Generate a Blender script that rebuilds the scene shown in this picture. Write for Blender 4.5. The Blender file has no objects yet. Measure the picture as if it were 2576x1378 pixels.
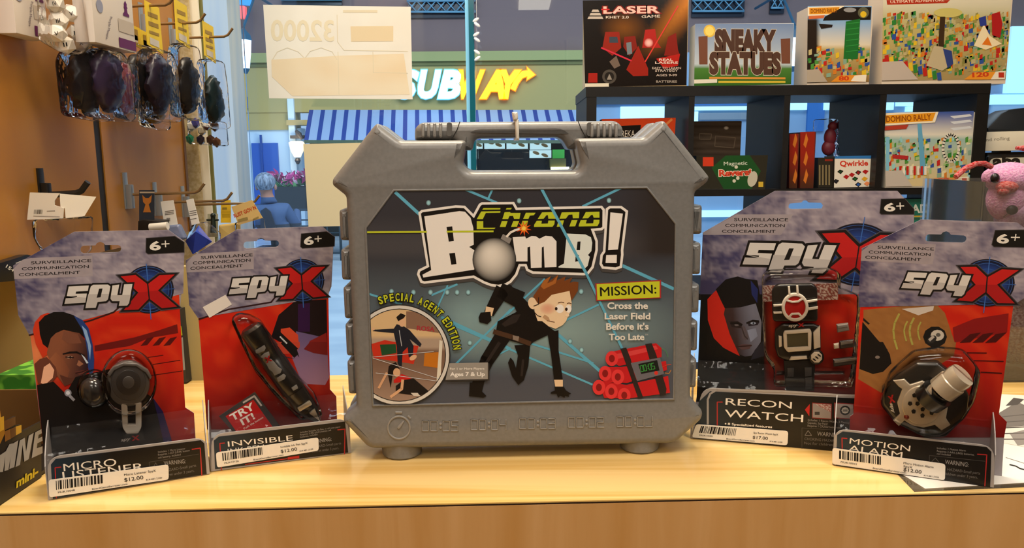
import bpy, bmesh, math, random
from mathutils import Vector, Matrix
from mathutils.noise import noise as mnoise
random.seed(7)
SC = bpy.context.scene
COL = SC.collection
# ------------------------------------------------------------------ camera
IW, IH, FPX = 2576.0, 1378.0, 1932.0
CAM_POS = Vector((0.0, 0.0, 0.285))
CAM_ROT = Matrix.Rotation(math.radians(90 - 8.8), 3, 'X') @ Matrix.Rotation(math.radians(-0.5), 3, 'Z')
_cd = bpy.data.cameras.new('camera'); _cd.sensor_width = 36.0; _cd.lens = FPX / IW * 36.0
_cd.clip_start = 0.02; _cd.clip_end = 200
_co = bpy.data.objects.new('camera', _cd); COL.objects.link(_co)
_co.matrix_world = Matrix.Translation(CAM_POS) @ CAM_ROT.to_4x4()
SC.camera = _co
# ------------------------------------------------------------------ world, lamps, exposure
w = bpy.data.worlds.new('mall_daylight'); SC.world = w; w.use_nodes = True
_bg = w.node_tree.nodes['Background']
_bg.inputs[0].default_value = (0.5, 0.7, 1.0, 1); _bg.inputs[1].default_value = 0.85
SC.view_settings.view_transform = 'Standard'; SC.view_settings.look = 'None'
SC.view_settings.exposure = 0.0; SC.view_settings.gamma = 1.0
SC.view_settings.use_curve_mapping = False
def area_lamp(name, loc, target, size, power, color, sy=None):
    d = bpy.data.lights.new(name, 'AREA'); d.energy = power; d.color = color; d.size = size
    if sy: d.shape = 'RECTANGLE'; d.size_y = sy
    o = bpy.data.objects.new(name, d); COL.objects.link(o); o.location = loc
    o.rotation_euler = (Vector(target) - Vector(loc)).to_track_quat('-Z', 'Y').to_euler()
    return o
WARM = (1.0, 0.85, 0.62); NEUTRAL = (1.0, 0.93, 0.82)
# ceiling lamps of the shop, then an added fill by the window
area_lamp('shop_area_lamp', (0.05, 0.98, 1.85), (0.05, 0.75, 0), 0.45, 25, WARM)
area_lamp('shop_area_lamp', (-0.35, -0.1, 1.85), (-0.3, 0.7, 0), 0.5, 16, NEUTRAL)
area_lamp('shop_area_lamp', (0.75, 0.0, 1.85), (0.5, 0.7, 0), 0.5, 16, NEUTRAL)
area_lamp('shop_area_lamp', (-0.3, -1.7, 1.85), (-0.3, 0.7, 0), 0.7, 13, NEUTRAL)
area_lamp('shop_area_lamp', (1.3, -1.2, 1.85), (0.8, 1.5, 0), 0.7, 15, NEUTRAL)
area_lamp('shop_area_lamp', (-0.1, 1.35, 1.85), (-0.2, 2.0, 0), 0.5, 12, WARM)  # added fill lamp, brightens the window poster and the shelf
# skylight strip of the mall walk
area_lamp('mall_skylight', (0.0, 7.0, 4.6), (0.0, 9.0, -1), 9.0, 640, (0.84, 0.92, 1.0), 3.0)

# ------------------------------------------------------------------ colour, materials
def lin(c):
    return c / 12.92 if c <= 0.04045 else ((c + 0.055) / 1.055) ** 2.4
def hx(h):
    if not isinstance(h, str): return tuple(h)
    h = h.lstrip('#')
    return tuple(lin(int(h[i:i + 2], 16) / 255) for i in (0, 2, 4))
def lerp(a, b, t):
    a = hx(a); b = hx(b); t = max(0.0, min(1.0, t))
    return tuple(x + (y - x) * t for x, y in zip(a, b))
MATS = {}
def mat(name, col='#808080', rough=0.5, metal=0.0, spec=0.5, emit=None, estr=0.0, coat=0.0, attr=False, trans=0.0):
    if name in MATS: return MATS[name]
    m = bpy.data.materials.new(name); m.use_nodes = True
    b = m.node_tree.nodes['Principled BSDF']
    b.inputs['Base Color'].default_value = (*hx(col), 1)
    b.inputs['Roughness'].default_value = rough
    b.inputs['Metallic'].default_value = metal
    b.inputs['Specular IOR Level'].default_value = spec
    b.inputs['Coat Weight'].default_value = coat
    if trans: b.inputs['Transmission Weight'].default_value = trans
    if emit:
        b.inputs['Emission Color'].default_value = (*hx(emit), 1); b.inputs['Emission Strength'].default_value = estr
    if attr:
        a = m.node_tree.nodes.new('ShaderNodeAttribute'); a.attribute_name = 'Col'
        m.node_tree.links.new(a.outputs['Color'], b.inputs['Base Color'])
    MATS[name] = m
    return m
def noisy(name, c1, c2, scale=(5, 5, 5), rough=0.5, detail=4, dist=0.0, bump=0.0, lo=0.35, hi=0.65, spec=0.5, coat=0.0, metal=0.0):
    """two-tone procedural surface from a stretched noise (object space)"""
    if name in MATS: return MATS[name]
    m = mat(name, c1, rough, spec=spec, coat=coat, metal=metal); nt = m.node_tree; N = nt.nodes; L = nt.links
    tc = N.new('ShaderNodeTexCoord'); mp = N.new('ShaderNodeMapping'); mp.inputs['Scale'].default_value = scale
    nz = N.new('ShaderNodeTexNoise'); nz.inputs['Scale'].default_value = 1.0; nz.inputs['Detail'].default_value = detail
    nz.inputs['Distortion'].default_value = dist
    cr = N.new('ShaderNodeValToRGB'); cr.color_ramp.elements[0].position = lo; cr.color_ramp.elements[1].position = hi
    cr.color_ramp.elements[0].color = (*hx(c1), 1); cr.color_ramp.elements[1].color = (*hx(c2), 1)
    b = N['Principled BSDF']
    L.new(tc.outputs['Object'], mp.inputs['Vector']); L.new(mp.outputs[0], nz.inputs['Vector'])
    L.new(nz.outputs['Fac'], cr.inputs['Fac']); L.new(cr.outputs[0], b.inputs['Base Color'])
    if bump:
        bp = N.new('ShaderNodeBump'); bp.inputs['Strength'].default_value = bump; bp.inputs['Distance'].default_value = 0.002
        L.new(nz.outputs['Fac'], bp.inputs['Height']); L.new(bp.outputs[0], b.inputs['Normal'])
    return m
def clear(name, tint='#ffffff', gloss=0.06, rough=0.05, haze=0.0, hazecol='#ffffff', bump=0.0, bscale=60, ior=1.45):
    """thin clear plastic or glass sheet: see-through with a facing-dependent reflection"""
    if name in MATS: return MATS[name]
    m = bpy.data.materials.new(name); m.use_nodes = True; nt = m.node_tree; N = nt.nodes; L = nt.links
    N.remove(N['Principled BSDF']); out = N['Material Output']
    t = N.new('ShaderNodeBsdfTransparent'); t.inputs[0].default_value = (*hx(tint), 1)
    g = N.new('ShaderNodeBsdfGlossy'); g.inputs['Roughness'].default_value = rough
    fr = N.new('ShaderNodeFresnel'); fr.inputs['IOR'].default_value = ior
    ad = N.new('ShaderNodeMath'); ad.operation = 'ADD'; ad.inputs[1].default_value = gloss
    L.new(fr.outputs[0], ad.inputs[0])
    mx = N.new('ShaderNodeMixShader'); L.new(ad.outputs[0], mx.inputs[0])
    src = t
    if haze:
        d = N.new('ShaderNodeBsdfDiffuse'); d.inputs[0].default_value = (*hx(hazecol), 1)
        m2 = N.new('ShaderNodeMixShader'); m2.inputs[0].default_value = haze
        L.new(t.outputs[0], m2.inputs[1]); L.new(d.outputs[0], m2.inputs[2]); src = m2
    L.new(src.outputs[0], mx.inputs[1]); L.new(g.outputs[0], mx.inputs[2]); L.new(mx.outputs[0], out.inputs[0])
    if bump:
        nz = N.new('ShaderNodeTexNoise'); nz.inputs['Scale'].default_value = bscale; nz.inputs['Detail'].default_value = 2
        tc = N.new('ShaderNodeTexCoord'); L.new(tc.outputs['Object'], nz.inputs['Vector'])
        bp = N.new('ShaderNodeBump'); bp.inputs['Strength'].default_value = bump; bp.inputs['Distance'].default_value = 0.01
        L.new(nz.outputs['Fac'], bp.inputs['Height']); L.new(bp.outputs[0], g.inputs['Normal']); L.new(bp.outputs[0], fr.inputs['Normal'])
    MATS[name] = m
    return m
PRINT = mat('printed_card', attr=True, rough=0.38, spec=0.4)
PRINT_GLOSS = mat('printed_gloss', attr=True, rough=0.2, spec=0.5)
PRINT_MATTE = mat('printed_paper', attr=True, rough=0.7, spec=0.2)

# ------------------------------------------------------------------ planes and pixel rays
def ray(x, y):
    return CAM_ROT @ Vector(((x - IW / 2) / FPX, -(y - IH / 2) / FPX, -1.0))
class Plane:
    """a flat surface standing in the room: origin, right, up and the normal that faces the viewer"""
    def __init__(s, o, u, v):
        s.o = Vector(o); s.u = Vector(u).normalized(); v = Vector(v); s.v = (v - s.u * v.dot(s.u)).normalized()
        s.n = s.u.cross(s.v)
    def shift(s, d): return Plane(s.o + s.n * d, s.u, s.v)
    def hit(s, x, y, lift=0.0):
        d = ray(x, y); t = (s.o + s.n * lift - CAM_POS).dot(s.n) / d.dot(s.n)
        return CAM_POS + d * t
    def uv(s, x, y):
        p = s.hit(x, y) - s.o; return (p.dot(s.u), p.dot(s.v))
    def at(s, a, b, c=0.0): return s.o + s.u * a + s.v * b + s.n * c
    def mtx(s, c=0.0):
        m = Matrix((s.u, s.v, s.n)).transposed().to_4x4(); m.translation = s.o + s.n * c; return m
UP = Vector((0, 0, 1))
def yplane(Y): return Plane((0, Y, 0), (1, 0, 0), UP)
def zhit(x, y, z=0.0):
    d = ray(x, y); return CAM_POS + d * ((z - CAM_POS.z) / d.z)
def xhit(x, y, X):
    d = ray(x, y); return CAM_POS + d * ((X - CAM_POS.x) / d.x)

# ------------------------------------------------------------------ objects
ORG = {}
def tag(o, label=None, cat=None, group=None, kind=None):
    if label: o['label'] = label
    if cat: o['category'] = cat
    if group: o['group'] = group
    if kind: o['kind'] = kind
    return o
def thing(name, loc, label=None, cat=None, group=None, kind=None):
    o = bpy.data.objects.new(name, None); COL.objects.link(o); o.location = loc; o.empty_display_size = 0.02
    ORG[o] = Vector(loc)
    return tag(o, label, cat, group, kind)
class MB:
    def __init__(s): s.v = []; s.f = []; s.c = []; s.sm = []
    def add(s, verts, faces, M=None, col=None, smooth=False):
        k = len(s.v)
        s.v += [(M @ Vector(p)) if M else Vector(p) for p in verts]
        for f in faces:
            s.f.append([k + i for i in f]); s.c.append(col); s.sm.append(smooth)
        return s
    def box(s, c, size, M=None, col=None):
        x, y, z = c; a, b, h = size[0] / 2, size[1] / 2, size[2] / 2
        vs = [(x + i * a, y + j * b, z + k * h) for k in (-1, 1) for j in (-1, 1) for i in (-1, 1)]
        return s.add(vs, [(0, 2, 3, 1), (4, 5, 7, 6), (0, 1, 5, 4), (2, 6, 7, 3), (0, 4, 6, 2), (1, 3, 7, 5)], M, col)
    def hexa(s, quad_a, quad_b, col=None):
        """solid between two matching loops"""
        n = len(quad_a); vs = list(quad_a) + list(quad_b)
        fs = [tuple(range(n - 1, -1, -1)), tuple(range(n, 2 * n))] + [(i, (i + 1) % n, n + (i + 1) % n, n + i) for i in range(n)]
        return s.add(vs, fs, None, col)
    def tube(s, pts, r, n=10, col=None, caps=True):
        pts = [Vector(p) for p in pts]; k = len(s.v); m = len(pts)
        rs = r if isinstance(r, (list, tuple)) else [r] * m
        t0 = (pts[1] - pts[0]).normalized(); ref = Vector((0, 0, 1)) if abs(t0.z) < .9 else Vector((1, 0, 0))
        for i, p in enumerate(pts):
            t = (pts[min(i + 1, m - 1)] - pts[max(i - 1, 0)]).normalized()
            a = t.cross(ref).normalized(); b = t.cross(a)
            for j in range(n):
                q = 2 * math.pi * j / n; s.v.append(p + (a * math.cos(q) + b * math.sin(q)) * rs[i])
        for i in range(m - 1):
            for j in range(n):
                s.f.append([k + i * n + j, k + i * n + (j + 1) % n, k + (i + 1) * n + (j + 1) % n, k + (i + 1) * n + j]); s.c.append(col); s.sm.append(True)
        if caps:
            s.f.append([k + j for j in range(n)][::-1]); s.f.append([k + (m - 1) * n + j for j in range(n)])
            s.c += [col, col]; s.sm += [False, False]
        return s
    def lathe(s, prof, M, n=24, col=None, smooth=True, sx=1.0, sy=1.0):
        """prof: (radius, height) pairs around local z"""
        k = len(s.v); m = len(prof)
        for r, h in prof:
            for j in range(n):
                q = 2 * math.pi * j / n; s.v.append(M @ Vector((r * sx * math.cos(q), r * sy * math.sin(q), h)))
        for i in range(m - 1):
            for j in range(n):
                s.f.append([k + i * n + j, k + i * n + (j + 1) % n, k + (i + 1) * n + (j + 1) % n, k + (i + 1) * n + j]); s.c.append(col); s.sm.append(smooth)
        s.f.append([k + j for j in range(n)][::-1]); s.f.append([k + (m - 1) * n + j for j in range(n)])
        s.c += [col, col]; s.sm += [False, False]
        return s
    def ball(s, c, r, n=16, m=10, col=None, M=None):
        rx, ry, rz = r if isinstance(r, (tuple, list)) else (r, r, r)
        prof = [(math.sin(math.pi * i / m), -math.cos(math.pi * i / m)) for i in range(m + 1)]
        k = len(s.v); c = Vector(c)
        for a, h in prof:
            for j in range(n):
                q = 2 * math.pi * j / n; p = Vector((rx * a * math.cos(q), ry * a * math.sin(q), rz * h))
                s.v.append(c + ((M @ p) if M else p))
        for i in range(m):
            for j in range(n):
                s.f.append([k + i * n + j, k + i * n + (j + 1) % n, k + (i + 1) * n + (j + 1) % n, k + (i + 1) * n + j]); s.c.append(col); s.sm.append(True)
        return s
    def slab(s, plane, polys, depth, bevel=0.0, col=None, res=2, smooth=None, front=0.0):
        """solid with the outline of polys (plane coordinates; later loops are holes); front face on the plane"""
        vs, fs = solid2d(polys, depth, bevel, res)
        return s.add(vs, fs, plane.mtx(front - depth / 2), col, bevel > 0 if smooth is None else smooth)
    def slabpx(s, plane, pts, depth, bevel=0.0, col=None, holes=(), res=2, front=0.0):
        pl = plane.shift(front) if front else plane
        return s.slab(pl, [[pl.uv(*p) for p in L] for L in [pts, *holes]], depth, bevel, col, res)
    def build(s, name, m, parent=None, label=None, cat=None, group=None, kind=None, autos=35):
        org = ORG[parent] if parent else None
        if org is None:
            xs = [p.x for p in s.v]; ys = [p.y for p in s.v]; zs = [p.z for p in s.v]
            org = Vector(((min(xs) + max(xs)) / 2, (min(ys) + max(ys)) / 2, min(zs)))
        me = bpy.data.meshes.new(name); me.from_pydata([p - org for p in s.v], [], s.f)
        me.polygons.foreach_set('use_smooth', s.sm)
        if any(c is not None for c in s.c):
            a = me.color_attributes.new('Col', 'FLOAT_COLOR', 'CORNER'); buf = []
            for f, c in zip(s.f, s.c):
                if c is None: c = (.5, .5, .5)
                if isinstance(c, str): c = hx(c)
                if isinstance(c[0], (tuple, list)):
                    for q in c: buf += [q[0], q[1], q[2], 1]
                else: buf += [c[0], c[1], c[2], 1] * len(f)
            a.data.foreach_set('color', buf)
        me.materials.append(m)
        if any(s.sm):
            bm = bmesh.new(); bm.from_mesh(me); bmesh.ops.remove_doubles(bm, verts=bm.verts, dist=1e-6)
            lim = math.radians(autos)
            for e in bm.edges:
                if len(e.link_faces) == 2 and e.calc_face_angle(0) > lim: e.smooth = False
            bm.to_mesh(me); bm.free()
        o = bpy.data.objects.new(name, me); COL.objects.link(o)
        if parent:
            o.parent = parent; ORG[o] = org
        else:
            o.location = org; ORG[o] = org
        return tag(o, label, cat, group, kind)
def sub(o, parent):
    """make o a part of the mesh thing parent; both keep world coordinates relative to the same origin"""
    o.parent = parent
    return o
_cache = {}
def curve_mesh(cu, keep=True):
    ob = bpy.data.objects.new('t', cu); me = ob.to_mesh()
    vs = [tuple(v.co) for v in me.vertices]; fs = [tuple(p.vertices) for p in me.polygons]
    ob.to_mesh_clear(); bpy.data.objects.remove(ob); bpy.data.curves.remove(cu)
    return vs, fs
def solid2d(polys, depth, bevel, res=2):
    cu = bpy.data.curves.new('t', 'CURVE'); cu.dimensions = '2D'; cu.fill_mode = 'BOTH'
    for L in polys:
        sp = cu.splines.new('POLY'); sp.points.add(len(L) - 1)
        for p, q in zip(sp.points, L): p.co = (q[0], q[1], 0, 1)
        sp.use_cyclic_u = True
    b = min(bevel, depth / 2 * .999)
    cu.extrude = max(depth / 2 - b, 0); cu.bevel_depth = b; cu.bevel_resolution = res; cu.offset = -b
    return curve_mesh(cu)
def glyphs(t, off=0.0, shear=0.0, space=1.0, word=1.0):
    key = (t, round(off, 4), shear, space, word)
    if key not in _cache:
        cu = bpy.data.curves.new('t', 'FONT'); cu.body = t; cu.offset = off; cu.shear = shear; cu.space_character = space; cu.space_word = word
        cu.resolution_u = 3; cu.fill_mode = 'FRONT'
        _cache[key] = curve_mesh(cu)
    return _cache[key]
CAP = None
def rounded(pts, r, n=4):
    """round the corners of a polygon (any 2-D units)"""
    out = []; m = len(pts)
    for i in range(m):
        p = Vector(pts[i]); a = Vector(pts[i - 1]) - p; b = Vector(pts[(i + 1) % m]) - p
        rr = r[i] if isinstance(r, (list, tuple)) else r
        d = min(rr, a.length * .45, b.length * .45)
        if d < 1e-9: out.append(tuple(p)); continue
        A = p + a.normalized() * d; B = p + b.normalized() * d
        for k in range(n + 1):
            t = k / n; q = A * (1 - t) ** 2 + p * 2 * t * (1 - t) + B * t * t; out.append((q.x, q.y))
    return out
def rect(x0, y0, x1, y1): return [(x0, y0), (x1, y0), (x1, y1), (x0, y1)]
def ellipse(cx, cy, rx, ry=None, n=28, rot=0, a0=0, a1=360):
    ry = rx if ry is None else ry; full = abs(a1 - a0) >= 360; out = []
    for i in range(n if full else n + 1):
        q = math.radians(a0 + (a1 - a0) * i / n); x = rx * math.cos(q); y = ry * math.sin(q); r = math.radians(rot)
        out.append((cx + x * math.cos(r) - y * math.sin(r), cy + x * math.sin(r) + y * math.cos(r)))
    return out
def inset(pts, d):
    """move a simple polygon's outline inward (d>0) or outward (d<0)"""
    A = sum(pts[i - 1][0] * pts[i][1] - pts[i][0] * pts[i - 1][1] for i in range(len(pts)))
    sg = 1 if A > 0 else -1; out = []; m = len(pts)
    for i in range(m):
        p = Vector(pts[i]); e1 = (p - Vector(pts[i - 1])).normalized(); e2 = (Vector(pts[(i + 1) % m]) - p).normalized()
        n1 = Vector((-e1.y, e1.x)) * sg; n2 = Vector((-e2.y, e2.x)) * sg; b = n1 + n2
        if b.length < 1e-6: b = n1
        b.normalize(); k = max(b.dot(n1), .45); q = p + b * (d / k); out.append((q.x, q.y))
    return out
def clip(poly, conv):
    """Sutherland-Hodgman; conv convex"""
    A = sum(conv[i - 1][0] * conv[i][1] - conv[i][0] * conv[i - 1][1] for i in range(len(conv)))
    sg = 1 if A > 0 else -1; out = list(poly)
    for i in range(len(conv)):
        ax, ay = conv[i - 1]; bx, by = conv[i]; inp = out; out = []
        if not inp: return []
        side = lambda p: sg * ((bx - ax) * (p[1] - ay) - (by - ay) * (p[0] - ax))
        for j in range(len(inp)):
            p = inp[j - 1]; q = inp[j]; sp = side(p); sq = side(q)
            if (sp >= 0) != (sq >= 0):
                t = sp / (sp - sq); out.append((p[0] + (q[0] - p[0]) * t, p[1] + (q[1] - p[1]) * t))
            if sq >= 0: out.append(q)
    return out
class Print:
    """flat printed artwork on a plane: coloured shapes laid one over another, traced in picture units (fn maps them)"""
    def __init__(s, plane, fn=None, lift=0.0002, step=0.00002, clipto=None):
        s.pl = plane; s.fn = fn; s.z = lift; s.step = step; s.mb = MB(); s.clip = clipto
    def P(s, p):
        if s.fn: p = s.fn(*p)
        return s.pl.hit(p[0], p[1], s.z)
    def up(s): s.z += s.step
    def poly(s, pts, col, raw=False):
        if s.clip and not raw: pts = clip(pts, s.clip)
        if len(pts) < 3: return s
        s.mb.add([s.P(p) for p in pts], [tuple(range(len(pts)))], None, hx(col)); s.up(); return s
    def polys(s, L, col):
        for pts in L:
            z = s.z; s.poly(pts, col); s.z = z
        s.up(); return s
    def ring(s, outer, hole, f):
        """the flat area between an outline and a hole in it"""
        vs, fs = solid2d([outer, hole], 0, 0); s.mb.add([s.P((v[0], v[1])) for v in vs], fs, None, None)
        for k in range(len(fs)): s.mb.c[-1 - k] = [hx(f(vs[i][0], vs[i][1])) for i in fs[len(fs) - 1 - k]]
        s.up(); return s
    def field(s, conv, f, nx=8, ny=8, hole=None):
        xs = [p[0] for p in conv]; ys = [p[1] for p in conv]; x0, x1, y0, y1 = min(xs), max(xs), min(ys), max(ys)
        for i in range(nx):
            for j in range(ny):
                c = rect(x0 + (x1 - x0) * i / nx, y0 + (y1 - y0) * j / ny, x0 + (x1 - x0) * (i + 1) / nx, y0 + (y1 - y0) * (j + 1) / ny)
                c = clip(c, conv)
                if s.clip and c: c = clip(c, s.clip)
                if len(c) < 3: continue
                parts = [c]
                if hole:
                    h0 = min(p[0] for p in hole) - 1; h1 = max(p[0] for p in hole) + 1; g0 = min(p[1] for p in hole) - 1; g1 = max(p[1] for p in hole) + 1; B = 9999
                    parts = [clip(c, r) for r in (rect(-B, -B, h0, B), rect(h1, -B, B, B), rect(h0, -B, h1, g0), rect(h0, g1, h1, B))]
                for c in parts:
                    if len(c) < 3: continue
                    cols = [hx(f(*p)) for p in c]
                    s.mb.add([s.P(p) for p in c], [tuple(range(len(c)))], None, cols)
        if hole: s.ring(rect(h0, g0, h1, g1), hole, f)
        s.up(); return s
    def ell(s, cx, cy, rx, ry=None, col='#fff', rot=0, n=28): return s.poly(ellipse(cx, cy, rx, ry, n, rot), col)
    def glow(s, cx, cy, rx, ry, c0, c1, rot=0, n=24, rings=5, ox=0, oy=0):
        """radial blend from c0 in the middle (shifted by ox, oy) to c1 at the rim"""
        def ring(t): return [(x + ox * (1 - t), y + oy * (1 - t)) for x, y in ellipse(cx, cy, rx * t, ry * t, n, rot)]
        for k in range(rings):
            a, b = k / rings, (k + 1) / rings; A = ring(a) if k else None; B = ring(b)
            ca, cb = lerp(c0, c1, a * a), lerp(c0, c1, b * b)
            for i in range(n):
                j = (i + 1) % n
                q = [A[i], B[i], B[j], A[j]] if A else [(cx + ox, cy + oy), B[i], B[j]]
                if s.clip:
                    q2 = clip(q, s.clip)
                    if len(q2) < 3: continue
                    if len(q2) == len(q) and all(abs(a1[0] - b1[0]) + abs(a1[1] - b1[1]) < 1e-6 for a1, b1 in zip(sorted(q), sorted(q2))):
                        s.mb.add([s.P(p) for p in q], [tuple(range(len(q)))], None, [ca, cb, cb, ca] if A else [ca, cb, cb]); continue
                    q = q2
                    s.mb.add([s.P(p) for p in q], [tuple(range(len(q)))], None, lerp(c0, c1, ((a + b) / 2) ** 2)); continue
                s.mb.add([s.P(p) for p in q], [tuple(range(len(q)))], None, [ca, cb, cb, ca] if A else [ca, cb, cb])
        s.up(); return s
    def line(s, pts, wd, col, close=False):
        n = len(pts); ws = wd if isinstance(wd, (list, tuple)) else [wd] * n
        for i in range(n if close else n - 1):
            a = Vector(pts[i]); b = Vector(pts[(i + 1) % n]); d = b - a
            if d.length < 1e-6: continue
            d.normalize(); e = Vector((-d.y, d.x)); wa = ws[i] / 2; wb = ws[(i + 1) % n] / 2; z = s.z
            j = 0.35
            s.poly([tuple(a + e * wa - d * wa * j), tuple(b + e * wb + d * wb * j), tuple(b - e * wb + d * wb * j), tuple(a - e * wa - d * wa * j)], col); s.z = z
        s.up(); return s
    def text(s, t, p0, p1, h, col, bold=0.0, ol=None, olw=0.0, shear=0.0, space=1.0, upv=None):
        """words from baseline point p0 to p1, capital height h (picture units)"""
        global CAP
        if CAP is None:
            vs, _ = glyphs('H'); CAP = max(v[1] for v in vs)
        fat = bold > 0 and 'M' in t       # wide strokes of M do not offset cleanly: thicken by shifted copies
        vs, fs = glyphs(t, 0.0 if fat else bold, shear, space); x0 = min(v[0] for v in vs); x1 = max(v[0] for v in vs)
        a = Vector(p0); b = Vector(p1); d = b - a
        u = Vector(upv) if upv else Vector((d.y, -d.x)).normalized()
        if u.y > 0 and not upv: u = -u
        k = h / CAP; mp = lambda v, dx=0, dy=0: a + d * ((v[0] + dx - x0) / (x1 - x0)) + u * ((v[1] + dy) * k)
        def lay(off, c):
            if fat:
                for dx, dy in ((-off, 0), (off, 0), (0, off), (0, -off)):
                    s.mb.add([s.P(tuple(mp(v, dx, dy))) for v in vs], fs, None, hx(c)); s.z += 2e-6
            else:
                gv, gf = glyphs(t, off, shear, space); s.mb.add([s.P(tuple(mp(v))) for v in gv], gf, None, hx(c))
            s.up()
        if ol: lay(bold + olw / k, ol)
        lay(bold, col); return s
    def seg7(s, t, p0, p1, h, wd, col):
        """seven-segment digits"""
        S = {'0': 'abcdef', '1': 'bc', '2': 'abged', '3': 'abgcd', '4': 'fgbc', '5': 'afgcd', ':': ''}
        a = Vector(p0); b = Vector(p1); d = (b - a); n = sum(.45 if c == ':' else 1 for c in t); L = d.length; d.normalize()
        u = Vector((d.y, -d.x)); u = u if u.y < 0 else -u; cw = L / n; x = 0
        for c in t:
            o = a + d * x
            if c == ':':
                for q in (.3, .7):
                    z = s.z; cc = o + d * cw * .2 + u * h * q; s.ell(cc.x, cc.y, wd * .7, col=col, n=10); s.z = z
                x += cw * .45; continue
            w = cw * .72; g = lambda i, j: tuple(o + d * w * i + u * h * j)
            E = dict(a=((0, 1), (1, 1)), b=((1, 1), (1, .5)), c=((1, .5), (1, 0)), d=((0, 0), (1, 0)), e=((0, 0), (0, .5)), f=((0, .5), (0, 1)), g=((0, .5), (1, .5)))
            for k in S[c]:
                z = s.z; s.line([g(*E[k][0]), g(*E[k][1])], wd, col); s.z = z
            x += cw
        s.up(); return s
    def bars(s, quad, n, col='#1c1a18', seed=1):
        """bar-code stripes inside a picture quad (tl, tr, br, bl)"""
        R = random.Random(seed); tl, tr, br, bl = [Vector(q) for q in quad]; x = 0.0; z = s.z
        while x < 1:
            w = R.choice((.5, .5, 1, 1.5)) / n
            if x + w > 1: break
            s.poly([tuple(tl.lerp(tr, x)), tuple(tl.lerp(tr, x + w)), tuple(bl.lerp(br, x + w)), tuple(bl.lerp(br, x))], col); s.z = z
            x += w + R.choice((.4, .7, 1.0)) / n
        s.up(); return s
    def build(s, name, parent=None, m=None, **kw): return s.mb.build(name, m or PRINT, parent, **kw)
def homography(src, dst):
    """plane-to-plane map through four point pairs"""
    A = []; B = []
    for (x, y), (X, Y) in zip(src, dst):
        A.append([x, y, 1, 0, 0, 0, -X * x, -X * y]); B.append(X)
        A.append([0, 0, 0, x, y, 1, -Y * x, -Y * y]); B.append(Y)
    n = 8
    for i in range(n):
        p = max(range(i, n), key=lambda r: abs(A[r][i])); A[i], A[p] = A[p], A[i]; B[i], B[p] = B[p], B[i]
        for r in range(n):
            if r != i:
                k = A[r][i] / A[i][i]; A[r] = [a - k * b for a, b in zip(A[r], A[i])]; B[r] -= k * B[i]
    h = [B[i] / A[i][i] for i in range(n)] + [1]
    def f(x, y):
        q = h[6] * x + h[7] * y + 1
        return ((h[0] * x + h[1] * y + h[2]) / q, (h[3] * x + h[4] * y + h[5]) / q)
    return f
# ================================================================== the shop
WOOD_FRONT = noisy('maple_vertical_grain', '#cb9450', '#e0b076', (26, 26, 1.6), 0.42, 5, 1.2, lo=.25, hi=.8, coat=.15)
WOOD_TOP = noisy('maple_counter_top', '#d6a753', '#edca86', (2.0, 40, 30), 0.14, 6, 1.2, lo=.28, hi=.62, spec=.55)
WOOD_WALL = noisy('amber_wood_panel', '#a76e26', '#b98236', (14, 9, 1.1), 0.38, 4, 0.6, lo=.3, hi=.75)
SEAM = mat('dark_seam', '#33200f', .7)
CREAM_WALL = mat('cream_wall_paint', '#cdbb98', .85)
def simple_box(name, lo, hi, m, parent=None, **kw):
    lo = Vector(lo); hi = Vector(hi)
    return MB().box((lo + hi) / 2, hi - lo).build(name, m, parent, **kw)
FLOOR_Z = -1.05
simple_box('floor', (-0.75, -5.2, FLOOR_Z - .05), (3.2, 2.3, FLOOR_Z), noisy('shop_floor', '#6d5640', '#7d6650', (3, 3, 3), .5), kind='structure')
simple_box('ceiling', (-0.75, -5.2, 1.95), (3.2, 2.3, 2.0), mat('ceiling_paint', '#c9bda8', .9), kind='structure')
simple_box('wall_back', (-0.75, -5.25, FLOOR_Z), (3.2, -5.2, 2.0), CREAM_WALL, kind='structure')
simple_box('wall_right', (3.15, -5.2, FLOOR_Z), (3.2, 2.3, 2.0), CREAM_WALL, kind='structure')
simple_box('wall_left', (-0.75, -5.2, FLOOR_Z), (-0.70, 1.44, 2.0), CREAM_WALL, kind='structure')
for i, (x0, x1) in enumerate(((.12, .5), (.1, .45))):
    y0 = (-3.75, -4.7)[i]
    simple_box('ceiling_light_panel', (x0, y0, 1.935), (x1, y0 + .55, 1.95), mat('lit_diffuser', '#ffffff', emit='#fff0d8', estr=5),
               label='flat ceiling light panel above the shop, ' + ('nearer the window' if i == 0 else 'nearer the back wall'), cat='ceiling light')
# wood panelling on the side wall: two boards and the dark joint between them
wt = thing('wood_panelling', (-.65, .9, .15), 'amber wood wall panelling of two boards beside the counter', 'wall panel')
simple_box('board', (-.70, -.4, .15), (-.60, 1.125, 1.95), WOOD_WALL, wt)
simple_box('board', (-.70, 1.145, .15), (-.60, 1.425, 1.95), WOOD_WALL, wt)
simple_box('joint_strip', (-.70, 1.125, .15), (-.602, 1.145, 1.95), mat('black_joint', '#1d1a17', .5), wt)
simple_box('edge_strip', (-.70, 1.425, .15), (-.598, 1.434, 1.95), mat('brown_edge', '#6b4416', .5), wt)
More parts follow.
